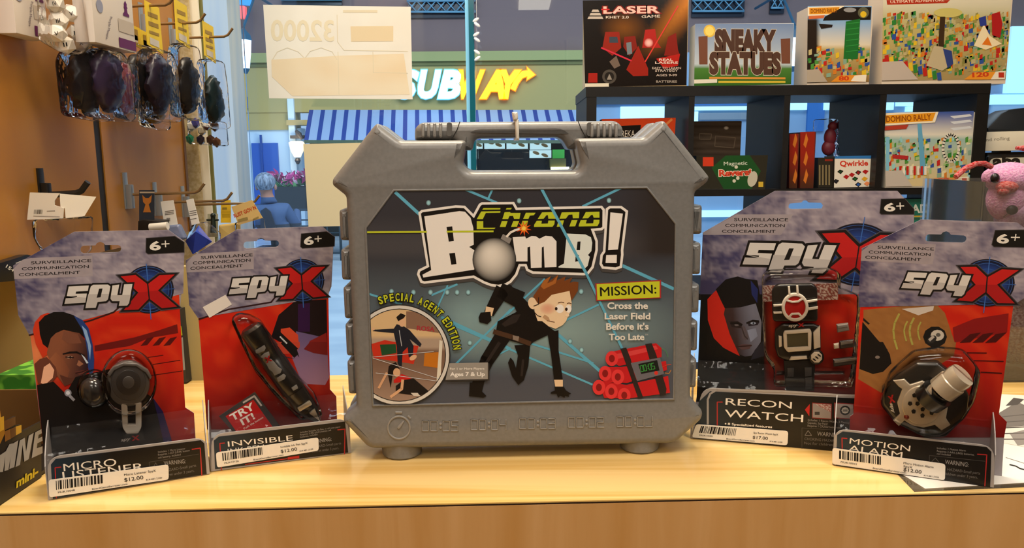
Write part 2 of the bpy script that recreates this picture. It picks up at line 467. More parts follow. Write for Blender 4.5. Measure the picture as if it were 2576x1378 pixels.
# stone pilaster, white strip and pale column between panelling and window
simple_box('trim_1', (-.80, 1.50, FLOOR_Z), (-.602, 1.505, 1.95), noisy('speckled_cork', '#c2a56c', '#d8c190', (160, 160, 160), .8, 3), kind='structure')
simple_box('trim_2', (-.74, 1.52, FLOOR_Z), (-.592, 1.525, 1.95), mat('white_strip', '#efe6d0', .6), kind='structure')
simple_box('trim_3', (-.74, 1.54, FLOOR_Z), (-.592, 1.545, 1.95), mat('olive_strip', '#7d7a45', .6), kind='structure')
simple_box('trim_4', (-.90, 2.10, FLOOR_Z), (-.742, 2.20, 1.95), noisy('pale_blue_column', '#a9c8e8', '#d3e2e8', (26, 26, 1.2), .25, 3, .3, lo=.3, hi=.8), kind='structure')
# shop window: two panes meeting at a glass fin
GLASS = clear('window_glass', '#f4fbff', 0.01, 0.0)
MB().box((-.44, 2.255, .45), (.63, .008, 3.0)).build('window_1', GLASS, kind='structure')
MB().box((1.53, 2.255, .45), (3.25, .008, 3.0)).build('window_2', GLASS, kind='structure')
fin = thing('window_fin', (-.11, 2.24, FLOOR_Z), 'teal upright glass fin where the two window panes meet', 'window fin')
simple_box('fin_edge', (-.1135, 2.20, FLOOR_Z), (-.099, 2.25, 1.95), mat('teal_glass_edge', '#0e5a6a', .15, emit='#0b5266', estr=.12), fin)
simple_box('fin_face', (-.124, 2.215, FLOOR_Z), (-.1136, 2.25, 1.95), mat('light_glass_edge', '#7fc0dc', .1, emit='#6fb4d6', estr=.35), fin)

# ------------------------------------------------------------------ counter
CT = Plane((0, .602, 0), (1, .028, 0), (-.028, 1, 0))     # right, back, up
ct = thing('display_counter', (.1, .8, FLOOR_Z), 'light maple display counter with a dark seam under its top', 'counter')
def ctbox(name, a0, a1, b0, b1, z0, z1, m, **kw):
    q = [CT.at(a, b, z) for z in (z0, z1) for a, b in ((a0, b0), (a1, b0), (a1, b1), (a0, b1))]
    return MB().hexa(q[:4], q[4:]).build(name, m, ct, **kw)
ctbox('counter_top', -.69, 1.25, 0, .386, -.0012, 0, WOOD_TOP)
ctbox('seam', -.69, 1.25, .0006, .38, -.0030, -.0012, SEAM)
ctbox('front_panel', -.69, 1.25, 0.0, .02, -1.05, -.0030, WOOD_FRONT)
ctbox('side_panel', -.69, -.67, .02, .38, -1.05, -.0030, WOOD_FRONT)
ctbox('side_panel', 1.23, 1.25, .02, .38, -1.05, -.0030, WOOD_FRONT)
ctbox('back_panel', -.67, 1.23, .365, .38, -1.05, -.0030, WOOD_FRONT)
q = [CT.at(a, b, z) for z in (0, .149) for a, b in ((-.69, .372), (-.345, .372), (-.345, .386), (-.69, .386))]
MB().hexa(q[:4], q[4:]).build('splash_board', mat('khaki_board', '#a3915f', .6), label='low khaki board standing along the back edge of the counter', cat='board')

# ================================================================== the mall outside
OUT = thing  # readability
FY = 13.0
FP = yplane(FY)
def fbox(name, x0, y0, x1, y1, depth, m, parent, front=0.0, **kw):
    """box on the facade traced in picture units; front: how far it stands out"""
    pl = yplane(FY - front); a = pl.hit(x0, y0); b = pl.hit(x1, y1)
    return simple_box(name, (min(a.x, b.x), FY - front, min(a.z, b.z)), (max(a.x, b.x), FY - front + depth, max(a.z, b.z)), m, parent, **kw)
simple_box('mall_floor', (-14, 2.3, FLOOR_Z - .05), (16, 14, FLOOR_Z), noisy('mall_floor_tiles', '#a9bccb', '#bccdd8', (1.2, 3, 1), .22, 2), kind='structure')
PURPLE = mat('plum_stucco', '#75605c', .8); OLIVE = mat('olive_stucco', '#ab9a5e', .8); PALE = mat('pale_blue_paint', '#b9d2e4', .7)
fac = thing('shop_building', (0, 13.3, FLOOR_Z), 'two-storey shopfront across the walk with plum upper wall and olive fascia', 'building')
fbox('upper_wall', -900, -900, 4200, 134, .3, PURPLE, fac)
fbox('fascia', 540, 134, 1466, 276, .3, OLIVE, fac, .06)
fbox('moulding', 540, 134, 1466, 150, .3, mat('olive_moulding', '#9a9b62', .8), fac, .14)
fbox('moulding', 540, 152, 1466, 161, .3, mat('dark_olive_line', '#6a6a3e', .8), fac, .09)
fbox('side_wall', 540, 276, 745, 326, .3, OLIVE, fac, .04)
fbox('lower_wall', 300, 326, 790, 1000, .3, PALE, fac)
fbox('pilaster', 722, 248, 776, 1000, .4, mat('white_blue_pilaster', '#cfe0ea', .7), fac, .12)
fbox('pilaster_band', 720, 302, 778, 314, .4, mat('tan_band', '#b09a62', .7), fac, .15)
dr = fbox('door', 632, 360, 716, 700, .2, mat('blue_door', '#1f4fa8', .4), fac, .05)
MB().box((FP.hit(668, 500).x, FY - .06, -.35), (.03, .04, 2.0)).build('door_rail', mat('dark_blue', '#173f8c', .4), dr)
# dark opening of the food counter under the awning, with its menu boards
fbox('opening', 776, 300, 1462, 900, .05, mat('dark_interior', '#0b1016', .6), fac, .01)
MENU = mat('lit_menu_board', '#cfe4da', emit='#cfe8e0', estr=.75)
for x0, y0, x1, y1 in ((1180, 349, 1214, 374), (1218, 349, 1270, 374), (1274, 349, 1328, 374), (1333, 349, 1386, 376), (1332, 378, 1387, 397)):
    b = fbox('menu_board', x0, y0, x1, y1, .05, MENU, fac, .3)
    pr = Print(yplane(FY - .31))
    for k in range(2):
        cx = x0 + (x1 - x0) * (.3 + .4 * k); pr.ell(cx, (y0 + y1) / 2 + (k * 6 - 3), 9, 4, '#b58a52', rot=20)
    pr.build('food_picture', b)
fbox('green_sign', 1390, 376, 1420, 398, .05, mat('lit_green', '#4fae4f', emit='#48b04c', estr=.6), fac, .3)
fbox('olive_counter', 1384, 399, 1424, 422, .3, mat('olive_counter', '#7a7440', .6), fac, .5)
fbox('counter_lamp', 1386, 420, 1432, 426, .1, mat('warm_tube', '#fff6cc', emit='#fff2b8', estr=2.5), fac, .55)
# lit wing farther along, seen through the shelf
BLUEW = mat('blue_wing', '#2f6cae', .6); LITW = mat('lit_pale_window', '#bfe4f2', emit='#a9dcf5', estr=.9)
fbox('side_wing', 1466, 134, 4200, 1000, .3, mat('wing_wall', '#84a0ba', .7), fac, .02)
for x0, y0, x1, y1, m in ((1468, 236, 1735, 262, BLUEW), (1562, 268, 1684, 305, LITW), (1738, 236, 1906, 262, BLUEW), (1738, 268, 1906, 276, LITW),
                          (1738, 280, 1756, 306, LITW), (1760, 284, 1906, 300, mat('grey_band', '#7d8a94', .7)), (1985, 258, 2030, 276, LITW), (2074, 258, 2120, 276, LITW),
                          (2034, 250, 2072, 330, BLUEW), (2226, 254, 2248, 276, LITW), (2260, 252, 2340, 266, LITW), (2284, 268, 2340, 280, LITW), (2546, 66, 2760, 232, LITW), (2490, 238, 2600, 262, LITW),
                          (2500, 236, 2700, 300, mat('white_wing', '#a9cbe0', .6)), (1600, 520, 1735, 560, BLUEW), (1750, 530, 1880, 545, LITW)):
    fbox('wing_panel', x0, y0, x1, y1, .1, m, fac, .08 if m is not LITW else .12)
# upper-floor windows with balcony rails
DARKW = mat('dark_window', '#0d1a26', .15)
for x0, y0, x1, y1 in ((706, -40, 860, 13), (1024, -60, 1196, 44), (1742, -60, 1872, 42), (1940, -60, 1972, 34)):
    wn = fbox('upper_window', x0, y0, x1, y1, .05, DARKW, fac, .05)
    mb = MB(); pl = yplane(FY - .12); RAILM = mat('pale_rail', '#5d8fa5', .4)
    a = pl.hit(x0, y1 - 14); b = pl.hit(x1, y1 - 14); c = pl.hit(x0, y1 - 42)
    mb.tube([a, b], .018, 6); mb.tube([c, (b.x, c.y, c.z)], .025, 6); n = max(2, int((x1 - x0) / 22))
    for i in range(n):
        xa = a.x + (b.x - a.x) * i / n; xb = a.x + (b.x - a.x) * (i + 1) / n
        mb.tube([(xa, a.y, a.z), (xb, a.y, c.z)], .01, 5); mb.tube([(xb, a.y, a.z), (xa, a.y, c.z)], .01, 5)
    mb.build('balcony_rail', RAILM, wn)
# striped awning
aw = thing('striped_awning', FP.hit(1110, 350), 'blue and white striped awning under the lit shop sign', 'awning')
top = yplane(FY - .1); bot = yplane(FY - 1.1)
def awn(x, t):
    a = top.hit(778 + (x - 765) * (1452 - 778) / (1472 - 765), 276); b = bot.hit(x, 352); return a.lerp(b, t)
mb = MB(); x = 765.0
while x < 1470:
    for wd, c in ((11, '#24408c'), (20, '#97adcc')):
        xe = min(x + wd, 1472)
        if xe > x: mb.add([awn(x, 0), awn(xe, 0), awn(xe, 1), awn(x, 1)], [(3, 2, 1, 0)], None, hx(c))
        x = xe
mb.build('canopy', mat('awning_cloth', attr=True, rough=.8), aw)
mb = MB(); mb.hexa([awn(765, 1), awn(1472, 1), awn(1472, 1) + Vector((0, 0, -.05)), awn(765, 1) + Vector((0, 0, -.05))], [p + Vector((0, .05, 0)) for p in (awn(765, 1), awn(1472, 1), awn(1472, 1) + Vector((0, 0, -.05)), awn(765, 1) + Vector((0, 0, -.05)))])
mb.build('front_bar', mat('awning_bar', '#51604a', .6), aw)
# lit shop sign
sg = thing('lit_shop_sign', FP.hit(1180, 215), 'lit white and yellow SUBWAY letters on the olive fascia', 'shop sign')
def letter3d(ch, x0, x1, yb, h, depth, m, parent, bold=.05, shear=.25, front=.16):
    cu = bpy.data.curves.new('t', 'FONT'); cu.body = ch; cu.offset = bold; cu.shear = shear; cu.resolution_u = 3; cu.extrude = .5
    vs, fs = curve_mesh(cu); a0 = min(v[0] for v in vs); a1 = max(v[0] for v in vs); b0 = min(v[1] for v in vs); b1 = max(v[1] for v in vs)
    pl = yplane(FY - front); out = []
    for v in vs:
        p = pl.hit(x0 + (v[0] - a0) / (a1 - a0) * (x1 - x0), yb - (v[1] - b0) / (b1 - b0) * h); out.append(p + Vector((0, -v[2] * depth, 0)))
    return MB().add(out, fs).build('letter', m, parent)
SW = mat('lit_white_letter', '#ffffff', emit='#d8f6ff', estr=2.2); SY = mat('lit_yellow_letter', '#ffd800', emit='#ffd21a', estr=2.0)
SE = mat('letter_edge', '#e07a10', emit='#f08a10', estr=.7); SB = mat('letter_edge_blue', '#5fb4d8', emit='#6fc4e8', estr=.7)
for ch, x0, x1, m, e in (('S', 996, 1054, SW, SB), ('U', 1052, 1110, SW, SB), ('B', 1101, 1160, SW, SB), ('W', 1155, 1220, SY, SE), ('A', 1206, 1272, SY, SE), ('Y', 1258, 1312, SY, SE)):
    l = letter3d(ch, x0, x1, 249, 73, .06, m, sg)
    k = letter3d(ch, x0 - 2.5, x1 + 2.5, 251.5, 78, .05, e, l, .07, front=.13)
pl = yplane(FY - .16)
arrow = [(1284, 222), (1296, 196), (1312, 180), (1328, 177), (1326, 169), (1346, 188), (1326, 201), (1327, 191), (1314, 196), (1304, 210), (1296, 228)]
ar = MB().slabpx(pl, arrow, .06).build('arrow', SY, sg)
MB().slabpx(yplane(FY - .13), inset(arrow, -2.5), .05).build('arrow_edge', SE, ar)
# ================================================================== the grey toy briefcase
fa = zhit(1010, 1150); fb = zhit(1620, 1135)
_u = (fb - fa).normalized()
CF = Plane((fa + fb) / 2 + Vector((0, -.012, 0)), _u, UP)          # front face of the case
GREY = noisy('grey_moulded_plastic', '#767573', '#7c7b79', (300, 300, 300), .33, 2, bump=.012, spec=.5)
GREY_EDGE = mat('grey_plastic_rim', '#8f8c87', .3)
DEPTH = .072
case = thing('toy_briefcase', CF.at(0, 0, -DEPTH / 2) + Vector((0, 0, 0)), 'grey plastic spy game briefcase with carrying handle, standing in the middle of the counter', 'briefcase')
C1 = lambda x, y: (820 + x / 4.922, 280 + y / 4.922)
outline = [(947, 308), (1006, 353), (1174, 352), (1163, 411), (1180, 431), (1452, 430), (1462, 414), (1448, 347), (1620, 345), (1672, 299), (1789, 445), (1785, 458), (1752, 484),
           (1741, 990), (1742, 1003), (1773, 1040), (1769, 1058), (1708, 1113), (1690, 1120), (940, 1133), (922, 1128), (860, 1062), (863, 1050), (894, 1024), (893, 1008), (868, 494), (833, 466), (833, 452), (935, 320)]
rr = [12, 8, 14, 9, 12, 12, 9, 14, 8, 12, 10, 8, 8, 8, 6, 10, 10, 12, 12, 12, 12, 8, 8, 6, 6, 8, 8, 8, 10]
body = [CF.uv(*p) for p in rounded(outline, rr, 4)]
MB().slab(CF, [body], DEPTH / 2 - .0012, .008, res=3).build('front_shell', GREY, case)
MB().slab(CF, [body], DEPTH / 2 - .0012, .008, res=3, front=-DEPTH / 2 - .0012).build('back_shell', GREY, case)
MB().slab(CF, [inset(body, .003)], .004, 0, front=-DEPTH / 2 + .002).build('shell_joint', mat('joint_dark', '#4c4a47', .6), case)
# ribs down both sides
for top, bot in (((851, 869, 528), (854, 871, 606)), ((855, 873, 627), (858, 875, 706)), ((861, 878, 722), (865, 880, 804)), ((866, 882, 815), (870, 885, 898)), ((871, 886, 909), (875, 890, 994)),
                 ((1748, 1770, 516), (1746, 1769, 590)), ((1746, 1767, 611), (1744, 1765, 692)), ((1742, 1763, 715), (1740, 1761, 789)), ((1740, 1759, 808), (1738, 1757, 885)), ((1737, 1756, 903), (1735, 1754, 978))):
    left = top[0] < 1288; e = 10
    pts = [(top[0], top[2]), (top[1] + (e if left else 0), top[2]), (bot[1] + (e if left else 0), bot[2]), (bot[0], bot[2])]
    if not left: pts = [(top[0] - e, top[2]), (top[1], top[2]), (bot[1], bot[2]), (bot[0] - e, bot[2])]
    MB().slabpx(CF, rounded(pts, 8, 3), DEPTH - .02, .006, front=-.010).build('side_rib', GREY, case)
# feet
for x in (1010, 1620):
    p = zhit(x, 1148); p = CF.at((p - CF.o).dot(CF.u), 0, -.022)
    z1 = CF.hit(1300, 1124).z + .004
    MB().lathe([(.017, 0), (.019, .002), (.020, z1)], Matrix.Translation(p), 20).build('foot', GREY, case)
# handle with its ribbed grips
HP = CF.shift(-.017)
hpts = [(1042, 352), (1042, 322), (1058, 307), (1552, 303), (1570, 318), (1570, 348), (1475, 348), (1456, 376), (1430, 376), (1412, 345), (1194, 348), (1188, 378), (1160, 378), (1142, 352)]
h = MB().slabpx(HP, rounded(hpts, [6, 14, 14, 14, 14, 6, 6, 6, 6, 16, 16, 6, 6, 6], 4), .038, .008, res=3).build('handle', GREY, case)
for x in (1060, 1074, 1089, 1104, 1486, 1502, 1517, 1532, 1547):
    MB().slabpx(HP, rounded(rect(x, 309, x + 8, 346), 4, 3), .006, .0024, front=.0022).build('grip_rib', GREY_EDGE, h)
for x in (1124, 1477):
    MB().slabpx(HP, rounded(rect(x, 308, x + 13, 342), 5, 3), .002, .0, front=.0004).build('grip_slot', mat('grip_slot_grey', '#5f5d59', .5), h)
for pts in ([(1157, 306), (1150, 326), (1139, 346), (1131, 351)], [(1454, 304), (1461, 322), (1471, 341), (1478, 347)]):
    pr = Print(HP, lift=.0005); pr.line(pts, 2.2, '#25231f'); pr.build('grip_seam', h)
# white cable tie around the handle
TIE = mat('white_nylon', '#e8e2d4', .35)
tie = MB().slabpx(HP, [(1295, 300), (1305, 300), (1307, 353), (1298, 353)], .044, .002, front=.003).build('cable_tie', TIE, case)
MB().slabpx(HP, rounded([(1288, 281), (1302, 281), (1304, 296), (1300, 304), (1292, 303)], 3), .012, .002, front=.004).build('tie_tail', TIE, tie)
# raised stopwatch and countdown on the lower rim
RP = CF.shift(.0)
EMB = GREY_EDGE
def ringpx(cx, cy, rx, ry, wd, n=36): return [ellipse(cx, cy, rx, ry, n), ellipse(cx, cy, rx - wd, ry - wd, n)]
o, i_ = ringpx(1003.5, 1076, 30, 30.5, 4.5)
mb = MB().slabpx(RP, o, .003, .0006, holes=[i_], front=.0009); mb.slabpx(RP, rounded(rect(994, 1035, 1012, 1041), 2), .003, .0006, front=.0009)
mb.slabpx(RP, [(1028, 1044), (1034, 1052), (1031, 1055), (1024, 1047)], .003, .0006, front=.0009)
mb.slabpx(RP, [(1000, 1073), (1015, 1058), (1017, 1060), (1007, 1077), (1003, 1080), (999, 1077)], .003, .0006, front=.0009)
mb.build('stopwatch_relief', EMB, case)
def segs(t, x0, x1, yb, yt, wd, draw):
    S = {'0': 'abcdef', '1': 'bcd', '2': 'abged', '3': 'abgcd', '4': 'fgbc', '5': 'afgcd'}; n = len(t) - .55; cw = (x1 - x0) / n; x = x0
    for c in t:
        if c == ':':
            for q in (.3, .7): draw(ellipse(x + cw * .17, yb + (yt - yb) * q, 3.2, n=10))
            x += cw * .45; continue
        w = cw * .76; E = dict(a=(0, 1, 1, 1), b=(1, 1, 1, .5), c=(1, .5, 1, 0), d=(0, 0, 1, 0), e=(0, 0, 0, .5), f=(0, .5, 0, 1), g=(0, .5, 1, .5))
        for k in S[c]:
            i, j, a, b = E[k]; p = (x + w * i, yb + (yt - yb) * j); r = (x + w * a, yb + (yt - yb) * b); hw = wd / 2
            draw(rect(min(p[0], r[0]) - hw, min(p[1], r[1]) - hw, max(p[0], r[0]) + hw, max(p[1], r[1]) + hw))
        x += cw
for t, x0, x1, y in (('00:05', 1062, 1157, 1084), ('00:04', 1185, 1278, 1081), ('00:03', 1307, 1402, 1078), ('00:02', 1430, 1524, 1075), ('00:01', 1552, 1646, 1073)):
    mb = MB(); segs(t, x0, x1, y, y - 25, 2.4, lambda L: mb.slabpx(RP, L, .003, .0004, front=.0008, res=1)); mb.build('countdown_relief', EMB, case)
# the label set into the front
LAB = [(992, 481), (1626, 474), (1697, 563), (1692, 1001), (941, 1017), (923, 573)]
rimo = [CF.uv(*p) for p in inset(LAB, -5)]; rimi = [CF.uv(*p) for p in LAB]
MB().slab(CF, [rimo, rimi], .004, .0008, front=.0012).build('label_rim', GREY, case)
P = Print(CF, lift=.0003, step=.000012, clipto=LAB)
def bgcol(x, y):
    t = max(0, min(1, (y - 640) / 130)); c = lerp('#36353b', '#566169', t)
    d = math.hypot((x - 1400) / 300, (y - 830) / 120); c = lerp('#8ea8a8', c, min(1, d * .9)) if y > 640 else lerp(c, '#4a484b', max(0, 1 - abs(y - 620) / 80))
    d2 = math.hypot((x - 1180) / 130, (y - 800) / 110); c = lerp('#86a4a8', c, min(1, d2)) if y > 660 else c
    if y > 905: c = lerp(c, '#51545e', min(1, (y - 905) / 40))
    if y < 640 and x > 1560: c = lerp(c, '#2f2825', min(1, (x - 1560) / 90))
    return c
P.field(LAB, bgcol, 30, 24)
CY = '#62b0cc'; CYL = '#7fd0e4'
for a, b, wd in (((995, 484), (1062, 545), 8), ((1172, 477), (1255, 512), 6), ((1238, 478), (1227, 502), 5), ((1562, 473), (1466, 519), 6), ((1566, 668), (1694, 726), 8),
                 ((928, 739), (1010, 765), 5), ((1150, 715), (1086, 742), 5), ((1126, 718), (1098, 778), 4), ((1110, 797), (1282, 876), 6), ((1113, 806), (1490, 967), 5), ((1285, 778), (1148, 914), 5),
                 ((1240, 898), (1285, 876), 4), ((1276, 790), (1370, 702), 5), ((1333, 863), (1492, 913), 5), ((1400, 838), (1508, 932), 8), ((1422, 806), (1506, 766), 5)):
    P.line([a, b], wd, CY)
for x, y in ((1078, 510), (1306, 505), (1532, 504), (985, 733), (1040, 735), (1083, 735), (1125, 735), (1150, 735), (1178, 735), (1462, 733), (1434, 858), (1463, 880), (1182, 862)): P.glow(x, y, 6, 7, '#a6dbe4', '#5f7a80', n=12, rings=2)
T = lambda L: [(1030 + x / 4.293, 480 + y / 4.293) for x, y in L]
# title: drop, white rim, black rim, letters
main = [(95, 235), (130, 205), (500, 155), (600, 160), (690, 250), (750, 140), (780, 122), (1130, 118), (1165, 180), (2080, 160), (2112, 200), (2110, 400), (2080, 425), (1995, 432), (2035, 540), (2035, 640), (1990, 830), (1930, 905), (1880, 912), (1330, 895), (1262, 862), (1245, 815),
        (1200, 815), (1165, 910), (1100, 990), (1040, 1025), (960, 1040), (880, 1030), (800, 1000), (690, 940), (160, 1003), (118, 990), (80, 900), (95, 850), (185, 805)]
bang = [(2120, 190), (2160, 162), (2290, 162), (2362, 215), (2310, 640), (2312, 690), (2295, 830), (2230, 853), (2080, 840), (2052, 790), (2062, 690), (2090, 650)]
for L, dy in ((main, 34), (bang, 34)): P.poly(T([(x, y + dy) for x, y in L]), '#4a4644', True)
for L in (main, bang): P.poly(T(L), '#efe9e0', True)
for L in (main, bang): P.poly(T(inset(L, 27)), '#15110e', True)
WH = '#f1ebe2'
P.poly(T([(160, 275), (540, 218), (600, 225), (660, 290), (690, 400), (695, 580), (645, 605), (700, 640), (700, 850), (150, 935), (140, 905), (235, 855)]), WH, True)
P.polys([T([(400, 390), (462, 382), (480, 540), (425, 548)]), T([(430, 675), (492, 668), (508, 790), (452, 797)])], '#15110e')
P.poly(T([(1115, 500), (1250, 492), (1260, 516), (1320, 486), (1365, 490), (1405, 516), (1470, 484), (1540, 492), (1588, 545), (1588, 822), (1312, 832), (1308, 762), (1150, 762)]), WH, True)
P.polys([T([(1275, 610), (1303, 600), (1312, 834), (1275, 772)]), T([(1430, 610), (1450, 600), (1460, 830), (1428, 832)])], '#15110e')
P.poly(T([(1700, 460), (1900, 470), (1960, 500), (1975, 560), (1965, 650), (1928, 692), (1948, 712), (1925, 810), (1890, 840), (1610, 828), (1610, 815), (1668, 785)]), '#e2e8e0', True)
P.polys([T([(1815, 548), (1848, 545), (1842, 640), (1805, 640)]), T([(1795, 700), (1830, 690), (1825, 760), (1790, 765)])], '#15110e')
P.poly(T([(2170, 232), (2305, 245), (2252, 632), (2145, 640)]), WH, True); P.poly(T([(2125, 692), (2240, 690), (2238, 780), (2118, 778)]), WH, True)
YG = '#c3cc2d'
P.line([(923, 584), (1073, 583)], 4.5, YG); P.line(T([(405, 440), (905, 436)]), 4.5, YG)
P.polys([T(L) for L in ([(800, 185), (983, 185), (980, 200), (786, 203)], [(775, 222), (983, 218), (980, 236), (825, 238), (792, 305), (727, 305)], [(727, 326), (797, 326), (797, 398), (930, 398), (915, 412), (727, 414)],
    [(1050, 185), (1106, 183), (1096, 200), (1040, 201)], [(1028, 230), (1085, 228), (1093, 238), (1200, 238), (1188, 302), (1130, 302), (1118, 270), (1080, 272), (1065, 304), (1003, 304)], [(998, 325), (1060, 325), (1038, 390), (975, 390)], [(1122, 325), (1185, 325), (1160, 388), (1097, 390)],
    [(1258, 236), (1362, 236), (1345, 262), (1300, 268), (1285, 302), (1228, 302)], [(1220, 322), (1282, 322), (1265, 388), (1200, 388)],
    [(1432, 232), (1560, 228), (1580, 300), (1500, 300), (1495, 262), (1480, 262), (1450, 300), (1385, 303)], [(1375, 322), (1430, 322), (1425, 355), (1495, 352), (1500, 320), (1570, 320), (1565, 360), (1545, 388), (1345, 390), (1347, 365)],
    [(1645, 232), (1835, 228), (1830, 295), (1765, 296), (1760, 255), (1720, 258), (1690, 298), (1620, 300)], [(1612, 320), (1670, 318), (1650, 385), (1590, 388)], [(1752, 316), (1815, 315), (1790, 382), (1727, 384)],
    [(1905, 228), (2052, 224), (2052, 290), (1990, 290), (1978, 258), (1960, 262), (1930, 295), (1868, 297)], [(1850, 316), (1915, 314), (1905, 352), (1985, 350), (1990, 312), (2052, 312), (2050, 345), (2030, 380), (1828, 384), (1830, 365)])], YG)
P.line([(1363, 476), (1476, 690)], 7, CY); P.line([(1476, 690), (1566, 878)], 6, CY)
bx, by = T([(917, 742)])[0]
P.glow(bx, by, 55, 55, '#e9e2d6', '#1d1b1b', n=36, rings=9, ox=-10, oy=-18)
P.poly(T([(1010, 465), (1105, 515), (1080, 572), (985, 515)]), '#8d8781'); P.line(T([(1050, 495), (1090, 450), (1140, 425), (1190, 410)]), 5.5, '#efe6d8')
sx, sy = T([(1235, 405)])[0]
for r0, r1, c in ((20, 8, '#e2481c'), (14, 5, '#f59a1e'), (7, 4, '#ffd75e')):
    P.poly([(sx + (r0 if k % 2 == 0 else r1) * math.cos(k * math.pi / 10 + .2), sy + (r0 if k % 2 == 0 else r1) * math.sin(k * math.pi / 10 + .2)) for k in range(20)], c, True)
# crawling cartoon agent in black
Q = lambda L: [(1280 + x / 3.994, 690 + y / 3.994) for x, y in L]
BLK = '#17120f'; BL2 = '#2d2623'
P.line([(1262, 850), (1226, 905), (1206, 950), (1197, 988)], [40, 34, 30, 28], BLK)
P.poly([(1182, 962), (1214, 962), (1212, 984), (1224, 996), (1216, 1000), (1180, 996)], BLK); P.line([(1256, 862), (1224, 912)], 8, BL2)
P.poly([(1294, 868), (1334, 866), (1329, 920), (1318, 956), (1304, 968), (1288, 946), (1278, 912), (1284, 899), (1292, 908), (1298, 926), (1303, 894)], BLK)
P.line([(1316, 905), (1312, 945)], 6, BL2)
P.line([(1305, 752), (1262, 732), (1232, 785)], [44, 38, 26], BLK); P.line([(1232, 776), (1229, 790)], [20, 18], '#e9c9a2'); P.poly([(1209, 786), (1234, 784), (1236, 806), (1226, 815), (1206, 810), (1204, 798)], BLK)
P.poly([(1262, 718), (1284, 716), (1332, 765), (1356, 800), (1386, 826), (1404, 838), (1379, 842), (1342, 860), (1332, 870), (1246, 846), (1252, 808), (1300, 784), (1285, 750)], BLK)
P.poly([(1290, 792), (1310, 790), (1300, 810), (1270, 822), (1262, 815)], BL2)
P.line([(1243, 834), (1290, 848), (1333, 864)], 12, '#4d3423'); P.poly([(1290, 843), (1306, 846), (1304, 858), (1290, 854)], '#8a7a6c')
P.poly([(1377, 838), (1405, 830), (1405, 880), (1416, 957), (1394, 957), (1386, 890)], BLK); P.poly([(1394, 955), (1416, 955), (1416, 973), (1397, 974)], '#e9c9a2')
P.poly([(1395, 972), (1418, 972), (1424, 982), (1437, 990), (1430, 993), (1432, 998), (1422, 995), (1420, 1000), (1410, 995), (1404, 1000), (1400, 990), (1385, 990), (1386, 986), (1396, 982)], BLK)
P.ell(*Q([(238, 290)])[0], 11, 15, '#edd0aa', rot=-12)
P.poly(Q([(250, 300), (430, 205), (610, 165), (632, 290), (625, 370), (602, 405), (575, 470), (540, 510), (470, 546), (400, 522), (335, 470), (290, 468), (262, 385)]), '#efd2ab')
P.glow(*Q([(390, 345)])[0], 22, 16, '#e0a487', '#efd2ab', n=16, rings=3)
P.poly(Q([(245, 220), (320, 110), (350, 60), (425, 15), (400, 75), (497, 0), (482, 62), (572, 18), (558, 66), (642, 28), (612, 84), (655, 72), (700, 78), (694, 165), (628, 265), (612, 165), (430, 205), (360, 275), (298, 302)]), '#7a431d')
P.poly(Q([(320, 120), (350, 62), (420, 20), (385, 90), (440, 70), (495, 5), (470, 90), (350, 150)]), '#a9642b')
for cx, cy, rx, ry in ((512, 345, 10.5, 11), (600, 345, 7.5, 10)): P.ell(*Q([(cx, cy)])[0], rx, ry, '#f6f0e8', n=18)
for cx, cy in ((476, 345), (578, 350)): P.ell(*Q([(cx, cy)])[0], 3.4, 4.4, '#2a160c', n=12)
P.line(Q([(495, 288), (525, 278), (555, 285)]), 1.8, '#5a3216'); P.line(Q([(585, 292), (605, 286), (628, 294)]), 1.8, '#5a3216'); P.ell(*Q([(588, 410)])[0], 5, 4, '#f3d9b6', n=12)
P.poly(Q([(340, 430), (360, 402), (400, 430), (415, 470), (380, 462)]), '#c39a74'); P.line(Q([(385, 465), (460, 480)]), 1.6, '#6b4630'); P.line(Q([(262, 385), (290, 415), (325, 425)]), 1.8, '#2a201a'); P.line(Q([(300, 232), (298, 300), (250, 318)]), 2, '#2a201a')
# mission box
P.poly(Q([(868, 90), (1530, 55), (1530, 238), (878, 268)]), '#a83335'); P.poly(Q([(882, 98), (1515, 68), (1515, 230), (890, 256)]), '#c9cf2c')
P.text('MISSION:', *Q([(920, 218), (1482, 190)]), 22, '#191510', .012)
for t, a, b in (('Cross the', (990, 345), (1398, 345)), ('Laser Field', (962, 450), (1422, 450)), ("Before it's", (978, 555), (1405, 552)), ('Too Late', (1005, 660), (1362, 658))): P.text(t, *Q([a, b]), 15.5, '#e8e2d6', .028)
P.text('TM', *Q([(1368, 614), (1398, 613)]), 4, '#c8c4bc')
# dynamite
for L in ([(985, 850), (1060, 770), (1480, 690), (1535, 740), (1535, 830), (1110, 920)], [(950, 930), (1130, 930), (1580, 870), (1590, 960), (1190, 1090), (960, 1080)], [(880, 1060), (1180, 1110), (1600, 1020), (1620, 1190), (1200, 1245), (960, 1240)]): P.poly(Q(L), '#c41f24')
P.poly(Q([(1080, 800), (1480, 715), (1500, 750), (1090, 850)]), '#d94344')
for x, y in ((1035, 845), (968, 995), (1095, 1030), (905, 1135), (1030, 1175), (1160, 1215)): P.ell(*Q([(x, y)])[0], 16, 19, '#e23a3b', n=20); P.ell(*Q([(x, y)])[0], 7.5, 9.5, '#8a1a1a', n=16)
for L in ([(1120, 745), (1180, 735), (1225, 850), (1260, 1000), (1350, 1235), (1300, 1245), (1200, 960)], [(1370, 700), (1435, 690), (1480, 800), (1585, 1150), (1575, 1210), (1520, 1215)]): P.poly(Q(L), '#2f2624')
P.poly(Q([(1225, 890), (1520, 835), (1560, 1000), (1290, 1072)]), '#6c6a72'); P.poly(Q([(1300, 900), (1490, 860), (1515, 965), (1330, 1000)]), '#1b1d1a')
